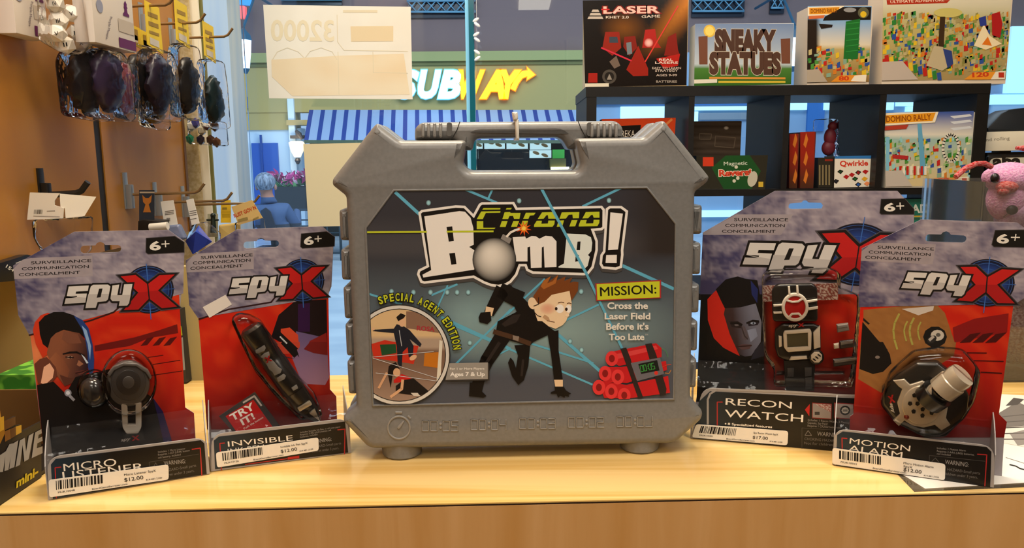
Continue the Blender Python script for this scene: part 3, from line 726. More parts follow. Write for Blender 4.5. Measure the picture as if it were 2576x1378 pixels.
P.seg7('00:05', *Q([(1330, 978), (1478, 946)]), 15, 1.6, '#3f9a45'); P.ell(*Q([(1480, 990)])[0], 5, 5, '#d4362c', n=12)
for c, L in (('#4f8a5a', [(1535, 740), (1580, 770), (1600, 830)]), ('#d4452c', [(1545, 930), (1590, 910), (1630, 905)]), ('#c9853a', [(1570, 990), (1610, 995), (1630, 960)])): P.line(Q(L), 1.6, c)
# round photo of two children among the strings
cx0, cy0, R0 = 1005, 893, 127
P.ell(cx0, cy0, R0 + 1, col='#2f2c2a', n=48); P.ell(cx0, cy0, R0 - 2, col='#d9d5cd', n=48); P.ell(cx0, cy0, R0 - 10, col='#262220', n=48)
old = P.clip; P.clip = clip(ellipse(cx0, cy0, R0 - 12, n=44), LAB)
Z = lambda L: [(640 + x / 3.994, 690 + y / 3.994) for x, y in L]
P.field(rect(925, 775, 1130, 1010), lambda x, y: '#d9b98a' if y < 845 else ('#b09a86' if y < 880 else lerp('#7d6150', '#a08674', (y - 915) / 90)), 8, 24)
P.poly(Z([(1525, 370), (1860, 380), (1860, 590), (1525, 540)]), '#8a6a55'); P.text('ROSA', *Z([(1630, 560), (1810, 575)]), 11, '#a8323a', .03)
P.poly(Z([(1170, 700), (1310, 660), (1650, 720), (1600, 900), (1200, 840)]), '#c5331f'); P.poly(Z([(1260, 705), (1420, 700), (1430, 790), (1280, 815)]), '#1f4d2c'); P.poly(Z([(1710, 790), (1850, 780), (1850, 940), (1700, 920)]), '#c4751f')
P.poly(Z([(1860, 660), (1890, 670), (1870, 1060), (1830, 1070)]), '#e3dcca')
P.poly(Z([(1190, 545), (1215, 555), (1400, 545), (1430, 500), (1500, 520), (1560, 560), (1680, 700), (1665, 730), (1560, 650), (1600, 720), (1590, 830), (1550, 830), (1540, 730), (1490, 780), (1480, 940), (1440, 900), (1430, 720), (1400, 590), (1190, 570)]), '#1e212c')
P.ell(*Z([(1485, 475)])[0], 9, 13, '#e0b48c', n=16); P.poly(Z([(1425, 430), (1470, 390), (1520, 410), (1500, 440), (1445, 470)]), '#1a1512'); P.line(Z([(1455, 560), (1480, 720)]), 1.6, '#c9c9cc'); P.ell(*Z([(1595, 835)])[0], 10, 6, '#e0b48c', rot=-30, n=14); P.ell(*Z([(1195, 548)])[0], 4, 4, '#e0b48c', n=10)
P.poly(Z([(1400, 1060), (1480, 1000), (1580, 1040), (1500, 1080), (1400, 1090)]), '#c8241f'); P.poly(Z([(1500, 1060), (1600, 1045), (1760, 1180), (1650, 1220), (1420, 1190), (1420, 1120)]), '#1b1716'); P.poly(Z([(1350, 920), (1420, 880), (1460, 950), (1390, 1000), (1370, 1140), (1340, 1000)]), '#1a1311')
P.ell(*Z([(1430, 985)])[0], 9, 11, '#dcae86', n=16); P.line(Z([(1490, 1060), (1480, 1150), (1370, 1230)]), 7, '#dcae86'); P.line(Z([(1330, 990), (1250, 1140)]), 6, '#d6a57d'); P.poly(Z([(1570, 1190), (1640, 1190), (1670, 1225), (1600, 1220)]), '#d8d0c4')
for a, b in (((1185, 830), (1800, 775)), ((1190, 840), (1860, 1050)), ((1220, 990), (1830, 1070))): P.line(Z([a, b]), 1.3, '#cfd3d6')
P.clip = old
SA = 'SPECIAL AGENT EDITION'
wl = [.9 if c != 'I' and c != ' ' else .5 for c in SA]; tot = sum(wl); acc = 0
for c, wd in zip(SA, wl):
    a0 = math.radians(112 - (acc + .12) / tot * 107); a1 = math.radians(112 - (acc + wd - .1) / tot * 107); acc += wd
    if c == ' ': continue
    r = 137; p0 = (cx0 + r * math.cos(a0), cy0 - r * math.sin(a0)); p1 = (cx0 + r * math.cos(a1), cy0 - r * math.sin(a1)); am = (a0 + a1) / 2
    P.text(c, p0, p1, 18, '#c3cc2d', .03, '#17140f', 2.2, upv=(math.cos(am), -math.sin(am)))
    P.z -= P.step * 2
P.up(); P.up()
# ages plate
P.poly(Z([(1950, 905), (2360, 890), (2360, 1065), (1910, 1072)]), '#3a3633'); P.poly(Z([(1960, 893), (2345, 884), (2345, 1050), (1920, 1060)]), '#9b968f')
P.text('For 1 or More Players', *Z([(1965, 957), (2310, 955)]), 5, '#e9e5de', .02); P.text('Ages 7 & Up', *Z([(1965, 1022), (2315, 1020)]), 9.5, '#f2eee8', .03)
P.build('label_print', case, PRINT)
# ================================================================== four blister packs
CARD = mat('grey_card_board', '#9a9296', .5); CLEAR = clear('clear_blister', '#fdfbf9', .0, .07, bump=.15, bscale=60, ior=1.22)
CLEAR_FLAT = clear('clear_tray', '#fbf8f6', .0, .07, haze=.01, bump=.3, bscale=50, ior=1.25)
SILVER = mat('silver_print', '#a39d9a', .4)
BLKP = mat('black_toy_plastic', '#1b1918', .25, spec=.6); GREYP = mat('grey_toy_plastic', '#8e8a84', .35); SILV = mat('silver_toy_plastic', '#b9ae9b', .28, metal=.35)
DARKP = mat('dark_grey_toy', '#45413e', .35); REDP = mat('red_toy_plastic', '#b01f1c', .25); LCD = mat('watch_screen', '#5a5641', .25); WHITEP = mat('white_toy_plastic', '#e6ddcc', .4)
CD = .04
def fn_of(a, sc): return lambda L: [(a[0] + x / sc, a[1] + y / sc) for x, y in L]
A1 = fn_of((20, 560), 4.054); A2 = fn_of((60, 850), 3.204); B1 = fn_of((450, 560), 4.307); B2 = fn_of((490, 860), 3.937)
R1 = fn_of((1730, 470), 3.828); R2 = fn_of((1720, 800), 4.052); M1 = fn_of((2140, 540), 4.053); M2 = fn_of((2080, 860), 3.534); A0 = fn_of((0, 690), 3.994)
def ident(x, y): return (x, y)
SRC4 = [(33, 668), (368, 598), (447, 772), (159, 763)]
H2 = homography(SRC4, [(467, 655), (758, 587), (823, 745), (573, 739)])
H4 = homography(SRC4, [(2168, 625), (2504, 578), (2554, 764), (2264.6, 722.6)])
H3L = homography([(159, 763), (296, 692), (372.7, 713), (213.6, 774.6)], [(1864.5, 663), (2058, 582), (2163, 619), (1930, 683)])
HOLE = [(210, 618), (240, 617), (244, 611), (252, 608), (260, 611), (265, 616), (297, 616), (303, 619), (305, 625), (303, 631), (297, 634), (210, 637), (204, 634), (202, 628), (204, 621)]
class Pack: pass
def pack_shell(name, label, bl, br, panel, card, hole, wfull=None, CD=.04):
    k = Pack(); a = zhit(*bl); b = zhit(*br); u = (b - a).normalized()
    k.F = Plane(a, u, UP); k.C = k.F.shift(-CD); k.w = wfull or (b - a).length
    k.o = thing(name, k.F.at(k.w / 2, 0, -CD / 2), label, 'blister pack')
    pts = [k.C.uv(*p) for p in card]
    lo = [(min(p[0] for p in pts if p[1] < .09), .0008), (max(p[0] for p in pts if p[1] < .09), .0008)]
    k.cardpts = pts + [lo[0], lo[1]]
    loops = [k.cardpts, [k.C.uv(*p) for p in hole]]
    MB().slab(k.C, loops, .0012, 0).build('backing_card', CARD, k.o)
    fp = [k.F.uv(*p) for p in panel]; fp = rounded(fp, [.011, .011, 0, 0], 5)
    k.fp = [(x, max(y, .0006)) for x, y in fp]
    MB().slab(k.F, [k.fp], .0015, 0).build('base_front', SILVER, k.o)
    h = max(p[1] for p in k.fp)
    prof = [(-CD, .0006), (-.001, .0006), (-.001, h - .008), (-.006, h), (-CD * .4, h + .008), (-CD * .7, h + .016), (-CD, h + .021)]
    for x in (min(p[0] for p in fp) + .0004, max(p[0] for p in fp) - .0004):
        S = Plane(k.F.at(x, 0, 0), -k.F.n, UP)         # a side wing: right axis points to the card
        MB().slab(S, [[(-c, z) for c, z in prof]], .0008, 0).build('base_side', SILVER, k.o)
    x0 = min(p[0] for p in fp) + .002; x1 = max(p[0] for p in fp) - .002
    q = lambda z, c: [k.F.at(x0, z, c), k.F.at(x1, z, c)]
    mb = MB(); rows = [q(h - .004, -.002), q(h + .001, -.006), q(h + .003, -.02), q(h + .008, -.034), q(h + .014, -CD + .002)]
    for r, t in zip(rows, rows[1:]): mb.add([r[0], r[1], t[1], t[0]], [(0, 1, 2, 3)], smooth=True)
    mb.build('clear_tray', CLEAR_FLAT, k.o)
    MB().slab(Plane(k.F.at(0, .001, 0), k.F.u, -k.F.n), [[(x0, .002), (x1, .002), (x1, CD - .002), (x0, CD - .002)]], .001, 0).build('base_floor', SILVER, k.o)
    return k
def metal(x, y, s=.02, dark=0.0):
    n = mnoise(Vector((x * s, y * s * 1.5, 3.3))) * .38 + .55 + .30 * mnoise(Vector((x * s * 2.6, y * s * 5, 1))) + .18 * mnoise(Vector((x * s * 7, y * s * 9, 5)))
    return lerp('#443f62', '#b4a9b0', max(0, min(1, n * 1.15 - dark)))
def red_art(x, y, cx, cy, y0, y1):
    t = (y - y0) / (y1 - y0); c = lerp('#c9210f', '#6a0d10', max(0, t * 1.3 - .35))
    r = math.hypot(x - cx, y - cy); n = .5 + .5 * math.sin(r * .11)
    c = lerp(c, '#e0461d', max(0, n - .45) * (1 - t) * 1.1)
    return c
def logo(P, H, bright=True):
    """target disc, letters s p y and the red X"""
    f = lambda L: [H(*p) for p in L]
    c0, c1 = H(374, 728), H(374 + 62, 728); rx = c1[0] - c0[0]; c2 = H(374, 728 + 62); ry = abs(c2[1] - c0[1]) * .97
    P.ell(c0[0], c0[1], rx * 1.02, ry, '#191722', n=40); P.glow(c0[0], c0[1], rx * .92, ry * .9, '#2a4fa6', '#11162c', n=32, rings=4)
    for k in (.94, .82, .58): P.line(ellipse(c0[0], c0[1], rx * k, ry * k, 40), 1.5, '#33599f', True)
    a = f([(368, 664), (380, 803)]); P.line(a, 2.2, '#3c6cba'); a = f([(318, 732), (440, 726)]); P.line(a, 1.6, '#33599f')
    X = A1([(1150, 548), (1300, 532), (1425, 628), (1545, 535), (1700, 528), (1530, 690), (1725, 855), (1570, 872), (1440, 772), (1330, 885), (1180, 892), (1330, 712)])
    P.poly(f(inset(X, -6.5)), '#4b474b', True); P.poly(f(inset(X, -4.5)), '#1b1616', True); P.poly(f(X), '#c4201d', True)
    P.poly(f(A1([(1330, 712), (1530, 690), (1725, 855), (1570, 872), (1440, 772), (1330, 885), (1180, 892)])), '#ab1a1b', True)
    P.line(f(A1([(1425, 620), (1442, 778)])), 3.4, '#1b1616')
    S = A1([(620, 650), (825, 640), (815, 695), (695, 702), (690, 725), (805, 722), (790, 815), (575, 828), (590, 770), (700, 765), (705, 745), (600, 748)])
    Pp = A1([(845, 650), (870, 632), (1020, 630), (1045, 650), (1020, 780), (1000, 800), (915, 808), (895, 868), (790, 872), (830, 700)])
    Y = A1([(1065, 640), (1135, 630), (1115, 740), (1165, 740), (1185, 628), (1270, 625), (1235, 820), (1215, 845), (1130, 848), (1140, 800), (1065, 800), (1045, 775)])
    for L in (S, Pp, Y): P.poly(f(inset(L, -4.5)), '#191513', True); P.z -= P.step
    P.up()
    for L in (S, Pp, Y): P.poly(f(L), '#d9d3cb', True); P.z -= P.step
    P.up()
    for L in (A1([(600, 748), (700, 765), (590, 770), (575, 828), (790, 815), (798, 765)]), A1([(818, 730), (1028, 725), (1020, 780), (1000, 800), (915, 808), (895, 868), (790, 872)]), A1([(1052, 740), (1252, 735), (1235, 820), (1215, 845), (1130, 848), (1140, 800), (1065, 800), (1045, 775)])): P.poly(f(L), '#bdb6b0', True); P.z -= P.step
    P.up(); P.poly(f(A1([(930, 672), (965, 670), (945, 760), (905, 765)])), '#191513', True)
def badge(P, H):
    f = lambda L: [H(*p) for p in L]
    Lb = A1([(1412, 160), (1700, 140), (1795, 200), (1795, 300), (1430, 318), (1408, 300)])
    P.poly(f(inset(Lb, -1.5)), '#4d474a', True); P.poly(f(Lb), '#15120f', True)
    a, b = f(A1([(1445, 280), (1560, 276)])); P.text('6', a, b, abs(H(*A1([(1450, 280)])[0])[1] - H(*A1([(1450, 196)])[0])[1]), '#e9e3d6', .035)
    P.line(f(A1([(1568, 218), (1645, 214)])), 2.8, '#e9e3d6'); P.line(f(A1([(1605, 184), (1608, 248)])), 2.8, '#e9e3d6')
def slogan(P, H):
    f = lambda L: [H(*p) for p in L]
    band = A1([(150, 378), (235, 360), (860, 335), (865, 545), (65, 575), (55, 470)])
    P.field(f(band), lambda x, y: lerp(metal(x, y), '#a79c9d', .7), 10, 4)
    for t, a, b in (('SURVEILLANCE', (235, 424), (850, 400)), ('COMMUNICATION', (142, 484), (825, 460)), ('CONCEALMENT', (112, 545), (735, 520))): P.text(t, *f(A1([a, b])), 7.0, '#231d20', .012)
def sticker(k, quad, code, nm, price, seed, nm2=None):
    F = k.F.shift(.0012); tl, tr, br, bl = [Vector(q) for q in quad]
    B = lambda u, v: tuple(tl.lerp(tr, u).lerp(bl.lerp(br, u), v))
    s = MB().slabpx(F, rounded([B(0, 0), B(1, 0), B(1, 1), B(0, 1)], 7, 3), .0003, 0, front=.0002).build('price_sticker', mat('white_sticker', '#e9e3d8', .55), k.o)
    P = Print(F, lift=.0004, step=.00001)
    hh = (bl - tl).length
    P.bars([B(.06, .1), B(.45, .1), B(.45, .62), B(.06, .62)], 34, seed=seed)
    for t, u0, u1, v, h in ((code, .075, .215, .84, .1), ('BoardGameBarrister.com', .36, .655, .93, .09), (nm, .63, .895, .36, .12), (price, .63, .79, .72 if not nm2 else .8, .2), ('414-481-2100', .81, .945, .86 if not nm2 else .92, .09)):
        P.text(t, B(u0, v), B(u1, v), hh * h, '#3a3530', .008)
    if nm2: P.text(nm2, B(.63, .55), B(.71, .55), hh * .11, '#3a3530', .008)
    P.build('sticker_print', s, PRINT_MATTE)
def base_art(k, inner, FN, brL, brR, texts, warn=True):
    P = Print(k.F, lift=.0002, step=.00001)
    P.field(inner, lambda x, y: lerp('#20303c', '#141110', (x - inner[0][0]) / 150), 10, 3)
    P.line(FN(brL), 2.6, '#b32a2b'); P.line(FN(brR), 2.6, '#b32a2b')
    for t, a, b, h, c, bo in texts: P.text(t, *FN([a, b]), h, c, bo)
    return P
WT = '#ece5da'; GT = '#8f8a86'; DT = '#6d6966'

# ---------------------------------------------------------------- micro listener
k = pack_shell('spy_toy_pack', 'red and grey spy toy pack reading MICRO LISTENER with a round grey listening dish', (122, 1259), (528, 1193),
               [(119, 1150), (520, 1100), (528, 1193), (122, 1259)],
               [(492, 1100), (488, 1039), (466, 1025), (459.5, 965), (450, 800), (457, 735), (462, 725), (458, 700), (464, 640), (464, 607), (424, 578), (186, 583), (33, 668), (46, 793), (58, 797), (73, 811), (91, 975), (110, 1125)], HOLE)
P = Print(k.C, lift=.0002, step=.000012)
low = [(73, 812), (452, 735), (459.5, 965), (466, 1025), (488, 1039), (493, 1150), (112, 1150)]
hull = [(73, 812), (450, 735), (466, 1025), (493, 1150), (112, 1150)]
for hull, ny in (([(73, 812), (450, 735), (466, 1025), (98, 1025)], 18), ([(98, 1025), (466, 1025), (488, 1039), (493, 1150), (112, 1150)], 6)):
    P.field(hull, lambda x, y: lerp('#e88a55', red_art(x, y, 330, 960, 780, 1130), min(1, math.hypot(x - 92, y - 890) / 90)) if x < 230 else red_art(x, y, 330, 960, 780, 1130), 20, ny); P.z -= P.step
P.up()
P.polys(A0([(1360, 630), (1540, 560), (1780, 470), (1790, 590), (1500, 640), (1300, 720), (950, 770), (950, 710)]) and [A0([(950, 715), (1360, 630), (1600, 560), (1780, 500), (1790, 590), (1500, 640), (1300, 720), (950, 775)])], '#6e1512')
for x in (1480, 1600, 1710): P.poly(A0([(x, 640), (x + 70, 625), (x, 710), (x - 70, 720)]), '#551010')
for a, b in (((1480, 835), (1640, 812)), ((1535, 905), (1810, 862)), ((1520, 1015), (1830, 970))): P.line(A0([a, b]), 2, '#4a0c0c')
HD = [(33, 668), (186, 583), (424, 578), (464, 607), (461, 738), (73, 841), (46, 793)]
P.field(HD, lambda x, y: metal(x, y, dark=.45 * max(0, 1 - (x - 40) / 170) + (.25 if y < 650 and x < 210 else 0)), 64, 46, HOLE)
P.line([(73, 843), (228, 806), (286, 785), (300, 772)], 4, '#3a1a17')
slogan(P, ident); badge(P, ident); logo(P, ident)
# printed portrait: a young man lit red and blue, listening
P.poly(A0([(330, 560), (350, 480), (410, 410), (480, 385), (520, 400), (470, 620), (480, 800), (430, 840), (360, 700)]), '#cf3a1c')
P.field(A0([(520, 590), (640, 550), (790, 580), (870, 680), (890, 930), (800, 1062), (650, 1122), (560, 1000), (470, 790)]), lambda x, y: lerp('#8a5238', '#2c1a22', (x - 150) / 72 + (y - 900) / 320), 10, 10)
P.poly(A0([(390, 480), (450, 415), (540, 378), (640, 378), (740, 410), (820, 460), (868, 530), (850, 640), (800, 590), (700, 570), (640, 556), (560, 590), (510, 640), (480, 740), (430, 700), (400, 600)]), '#14100f')
P.poly(A0([(740, 412), (830, 460), (890, 540), (930, 700), (946, 850), (942, 960), (905, 1040), (885, 930), (880, 800), (862, 680), (830, 560)]), '#27407f'); P.poly(A0([(820, 510), (870, 560), (915, 720), (905, 860), (880, 700)]), '#8fb0d8')
P.field(A0([(500, 850), (560, 780), (640, 860), (700, 960), (680, 1040), (600, 1000)]), lambda x, y: lerp('#a0603f', '#7a4530', (x - 125) / 50), 6, 6); P.poly(A0([(640, 570), (780, 600), (820, 690), (700, 700), (620, 650)]), '#7d4c38'); P.ell(*A0([(700, 832)])[0], 9, 3, '#c9a890', n=14); P.ell(*A0([(706, 832)])[0], 3, 3, '#1c1210', n=10); P.poly(A0([(745, 980), (820, 965), (880, 955), (870, 985), (800, 1010)]), '#6a3830'); P.poly(A0([(600, 1010), (700, 1040), (800, 1030), (860, 1000), (800, 1062), (650, 1122)]), '#5a3226')
P.line(A0([(632, 800), (700, 785), (770, 782), (850, 815)]), [3, 5, 5, 3], '#1c1110'); P.line(A0([(660, 830), (740, 835)]), 3, '#2a1714'); P.poly(A0([(815, 800), (850, 830), (890, 890), (870, 895)]), '#c9d3dd'); P.line(A0([(760, 992), (820, 980), (885, 955)]), 3, '#3a1a16'); P.poly(A0([(790, 860), (840, 900), (800, 925), (770, 910)]), '#a0684c')
P.poly(A0([(345, 900), (400, 850), (470, 830), (560, 930), (575, 1020), (480, 1130), (380, 1090)]), '#6b3a2a'); P.poly(A0([(440, 930), (500, 890), (545, 960), (530, 1040), (450, 1110), (410, 1090)]), '#f2b592')
P.poly([(93, 968), (135, 960), (165, 990), (190, 948), (275, 928), (330, 965), (385, 1000), (410, 1035), (430, 1100), (441, 1150), (112, 1150)], '#15100f')
P.poly([(385, 1000), (410, 1035), (430, 1100), (441, 1150), (420, 1150), (400, 1060)], '#241a4a')
P.ell(171, 988, 9, 9, '#8f8d95', n=18); P.ell(171, 988, 5, 5, '#d8d8dc', n=14); P.line([(176, 996), (186, 1006)], 7, '#9b99a0')
P.text('spy', (304, 1110), (330, 1106), 7, '#b9b4ae', .03, shear=.25); P.text('X', (331, 1108), (352, 1106), 11, '#b5201f', .05)
P.build('card_print', k.o)
P = base_art(k, [(133, 1255), (128, 1168), (140, 1154), (505, 1107), (514, 1115), (520, 1192)], A2, [(300, 1040), (252, 1045), (262, 1290)], [(1355, 897), (1422, 887), (1435, 1108)],
    [('MICRO', (322, 1072), (748, 1028), 18, WT, .0), ('LISTENER', (315, 1138), (970, 1062), 18, WT, .0), ('Includes: 1 Micro Listener', (1083, 925), (1302, 897), 4.6, GT, 0), ('Requires 1-357 (LR44) button', (1083, 948), (1337, 912), 4.6, GT, 0), ('cell battery, included', (1083, 972), (1265, 945), 4.6, GT, 0),
     ('WARNING:', (1130, 1025), (1305, 1008), 10, GT, .01), ('HAZARD-Small parts', (1130, 1080), (1390, 1035), 6.5, DT, 0), ('children under 3 years.', (1110, 1120), (1375, 1078), 6.5, DT, 0)])
P.line(A2([(1010, 1000), (1410, 935)]), 1.2, '#4a4644'); P.line(A2([(1010, 1000), (1015, 1060)]), 1.2, '#4a4644'); P.line(A2([(1045, 1040), (1062, 1005), (1080, 1035)]), 1.4, '#5a5654')
P.build('base_print', k.o)
sticker(k, [(122, 1207), (424, 1168), (424.5, 1206), (124, 1251)], 'MUK10048', 'Micro Listener SpyX', '$12.00', 3)
# the toy: clip-on dish microphone and ear piece
T1 = k.C.shift(.016)
d = MB().slabpx(T1, ellipse(322, 966, 55, 58, 40), .008, .002).build('listener_dish', DARKP, k.o)
for r, c, f_ in ((44, '#3a3634', .0008), (31, '#2c2826', .0014), (15, '#4a4643', .002)): MB().slabpx(T1, ellipse(323, 962, r, r * 1.04, 32), .002, .0006, front=f_).build('dish_ring', mat('dish_' + c, c, .4), d)
MB().slabpx(T1, [(270, 940), (284, 922), (310, 912), (345, 914), (372, 930), (382, 950), (378, 956), (366, 938), (342, 922), (312, 921), (288, 932), (276, 950)], .004, .001, front=.002).build('dish_rim', mat('rim_grey', '#5c5753', .35), d)
FROST = clear('frosted_clip', '#d8d2cc', .05, .25, haze=.45, hazecol='#a9a298')
MB().slabpx(T1, rounded([(304, 1012), (356, 1012), (356, 1075), (348, 1091), (318, 1092), (308, 1076)], 5), .006, .001, holes=[[(320, 1018), (341, 1018), (341, 1068), (322, 1068)]]).build('listener_clip', mat('clip_grey', '#a39c92', .35), k.o)
MB().ball(k.C.hit(232, 985, .010), (.011, .008, .013), 18, 10).build('ear_piece', mat('smoky_plastic', '#2c2a2a', .12, spec=.7), k.o)
for pts, dep, nm in ((ellipse(322, 970, 72, 82, 36), .026, 'blister'), (ellipse(235, 985, 45, 48, 28), .022, 'blister')):
    MB().slabpx(k.C, pts, dep - .0006, .009, front=dep, res=3).build(nm, CLEAR, k.o)

# ---------------------------------------------------------------- invisible ink pen
k = pack_shell('spy_toy_pack', 'red and grey spy toy pack reading INVISIBLE with a black pen and TRY IT card', (531, 1187), (884, 1140),
               [(532, 1093), (874, 1052), (884, 1140), (531, 1187)],
               [(848, 1056), (846, 997), (830, 979), (823, 860), (821, 753), (834, 720), (840, 594), (811, 569), (596, 577), (467, 655), (476, 768), (488, 772), (498, 784), (505, 860), (515, 987), (521, 1063)], [H2(*p) for p in HOLE])
P = Print(k.C, lift=.0002, step=.000012)
P.field([(498, 785), (826, 735), (830, 979), (514, 979)], lambda x, y: red_art(x, y, 560, 900, 760, 1080), 20, 14); P.z -= P.step
P.field([(514, 979), (830, 979), (846, 997), (848, 1080), (521, 1080)], lambda x, y: red_art(x, y, 560, 900, 760, 1080), 20, 6)
P.poly(B1([(1255, 850), (1600, 830), (1610, 1378), (1250, 1378), (1000, 1240), (1080, 1000)]), '#1d1013'); P.poly(B1([(1290, 880), (1420, 870), (1420, 1180), (1290, 1180)]), '#331341')
P.field([(745, 833), (822, 850), (828, 950), (818, 968), (760, 965), (735, 900)], lambda x, y: lerp('#6d5a86', '#a67a90', (y - 850) / 110), 6, 6)
P.poly(B1([(1105, 1150), (1200, 1135), (1290, 1215), (1300, 1330), (1250, 1378), (1150, 1370), (1100, 1240)]), '#d8482a'); P.poly(B2([(780, 0), (1040, 0), (1040, 50), (990, 110), (880, 120), (800, 60)]), '#c84630'); P.line(B1([(1060, 1190), (1260, 1378)]), 15, '#141011'); P.line(B2([(880, 0), (1000, 130)]), 15, '#141011'); P.poly(B2([(985, 90), (1010, 70), (1036, 155)]), '#141011')
for i in range(6): P.poly(B1([(1090 + i * 13, 1235 + i * 13), (1104 + i * 13, 1228 + i * 13), (1112 + i * 13, 1240 + i * 13), (1098 + i * 13, 1250 + i * 13)]), '#d8d4d0')
P.poly(B1([(1370, 1378), (1420, 1280), (1600, 1190), (1610, 1378)]), '#8f2320'); P.poly(B2([(1080, 70), (1140, 0), (1310, 0), (1315, 130), (1180, 110)]), '#7a1c1c')
P.poly(B2([(850, 130), (1000, 165), (900, 155)]), '#5a2a30')
HD2 = [(467, 655), (596, 577), (811, 569), (840, 594), (834, 700), (826, 745), (498, 800), (476, 768)]
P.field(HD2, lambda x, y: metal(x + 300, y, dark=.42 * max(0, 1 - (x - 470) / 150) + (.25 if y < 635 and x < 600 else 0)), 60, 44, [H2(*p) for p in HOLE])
P.line([(500, 803), (575, 778), (682, 760), (694, 745)], 4, '#33181a')
slogan(P, H2); badge(P, H2); logo(P, H2)
P.poly(B1([(258, 915), (505, 780), (575, 885), (332, 1030)]), '#e6ddd2')
P.build('card_print', k.o)
P = base_art(k, [(541, 1180), (538, 1108), (550, 1098), (868, 1060), (876, 1138)], B2, [(295, 1000), (248, 1004), (265, 1270)], [(1415, 870), (1487, 862), (1483, 1110)],
    [('INVISIBLE', (330, 1036), (972, 974), 13, WT, .0), ('INK PEN', (330, 1110), (690, 1065), 13, WT, .0), ('Includes: Invisible Ink Pen, 1 roll note paper', (1045, 903), (1445, 845), 4, GT, 0), ('Requires 3-392 (LR41) button cell', (1045, 926), (1350, 880), 4, GT, 0), ('batteries, included', (1045, 950), (1215, 922), 4, GT, 0),
     ('WARNING:', (1150, 1008), (1355, 978), 9, GT, .01), ('HAZARD-Small parts', (1160, 1052), (1450, 1012), 6, DT, 0), ('children under 3 years.', (1160, 1095), (1430, 1060), 6, DT, 0)])
P.line(B2([(500, 1212), (915, 1155)]), 2.2, '#b32a2b'); P.poly(B2([(920, 1140), (1035, 1124), (1035, 1150), (920, 1165)]), '#b3201f')
P.build('base_print', k.o)
sticker(k, [(543, 1138), (801, 1100), (802, 1133), (546, 1176)], 'MUK10126', 'Invisible Ink Pen SpyX', '$12.00', 5)
T2 = k.C.shift(.016)
def pt(L, f, dz=0): return [T2.hit(*q, dz) for q in f(L)]
c = B1([(770, 1130)]) + B2([(560, 0), (1080, 620), (1150, 690), (1230, 790)])
path = [T2.hit(*q) for q in c]; L0 = [path[0].lerp(path[2], t) for t in (0, .03, .3, .31, .42, .43, .8, .81, 1)]
pen = MB().tube([*L0, path[3], path[4]], [.0085, .0115, .0118, .0112, .0112, .0118, .0116, .0106, .0104, .0085, .002], 20).build('pen', BLKP, k.o)
TP = T2.shift(.0118)
for L in ([(600, 85), (690, 30), (705, 60), (690, 90), (620, 118), (602, 108)], [(650, 150), (690, 110), (735, 95), (745, 150), (690, 170)], [(700, 200), (750, 165), (790, 200), (830, 250), (865, 270), (850, 310), (790, 335), (770, 300), (735, 270)], [(810, 360), (880, 315), (905, 335), (890, 370), (830, 398)], [(955, 455), (1010, 425), (1025, 460), (975, 485)], [(1015, 655), (1140, 585), (1165, 620), (1040, 692)], [(1135, 710), (1190, 665), (1238, 785)]):
    MB().slabpx(TP, rounded(B2(L), 2, 2), .004, .0004, front=.0006).build('pen_patch', GREYP if L[0][0] < 1000 else SILV, pen)
pr = Print(TP, lift=.0009); pr.text('X', *B2([(705, 210), (770, 180)]), 13, '#a81e1e', .06); pr.build('pen_mark', pen)
tc = MB().slabpx(T2, B2([(240, 735), (595, 495), (850, 840), (380, 895)]), .001, 0, front=-.004).build('try_it_card', mat('dark_grey_card', '#3c3838', .4), k.o)
P = Print(T2.shift(-.004), lift=.0003); P.poly(B2([(305, 735), (580, 570), (775, 845), (410, 885)]), '#b8191a'); P.line(B2([(480, 600), (590, 535), (660, 630)]), 4.5, '#b9b3ae')
P.text('TRY', *B2([(372, 785), (602, 655)]), 17, WT, .03); P.text('IT!', *B2([(475, 825), (600, 755)]), 16, WT, .03); P.text('Push the button', *B2([(490, 868), (680, 752)]), 5, WT, .0)
P.build('try_it_print', tc)
MB().slabpx(k.C, rounded(B1([(560, 1080), (640, 1020), (760, 1030), (900, 1100), (960, 1210)]) + B2([(900, 250), (1210, 560), (1280, 760), (1050, 800), (800, 560), (600, 320), (470, 60)]), 10, 3), .030, .008, front=.0305, res=3).build('blister', CLEAR, k.o)

# ---------------------------------------------------------------- recon watch
HOLE3 = R1([(970, 185), (985, 160), (1095, 150), (1115, 130), (1140, 130), (1165, 150), (1285, 153), (1303, 180), (1290, 208), (1000, 213), (975, 205)])
k = pack_shell('spy_toy_pack', 'wide spy toy pack reading RECON WATCH with a black watch, beside the briefcase', (1737, 1103), (2100, 1135),
               [(1768, 975), (2275, 1000), (2284, 1152), (1737, 1103)],
               [(2300, 1000), (2300, 640), (2299, 525), (2257.7, 480), (1949.4, 480), (1768, 585), (1761, 731), (1780, 752), (1774, 938), (1761, 960), (1750, 1010)], HOLE3, .198)
P = Print(k.C, lift=.0002, step=.000012)
P.field([(1764, 720), (2300, 720), (2300, 1010), (1752, 1010)], lambda x, y: red_art(x, y, 2060, 860, 680, 1000) if x > 1940 else '#12100f', 26, 14)
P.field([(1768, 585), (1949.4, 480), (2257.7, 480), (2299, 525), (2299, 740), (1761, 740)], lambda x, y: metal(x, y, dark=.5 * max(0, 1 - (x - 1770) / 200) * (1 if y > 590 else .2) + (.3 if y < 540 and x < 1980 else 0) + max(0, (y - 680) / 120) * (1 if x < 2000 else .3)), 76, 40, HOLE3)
P.field(R1([(150, 440), (470, 265), (1015, 265), (900, 462), (150, 462)]), lambda x, y: lerp(metal(x, y), '#a79c9d', .7), 10, 4)
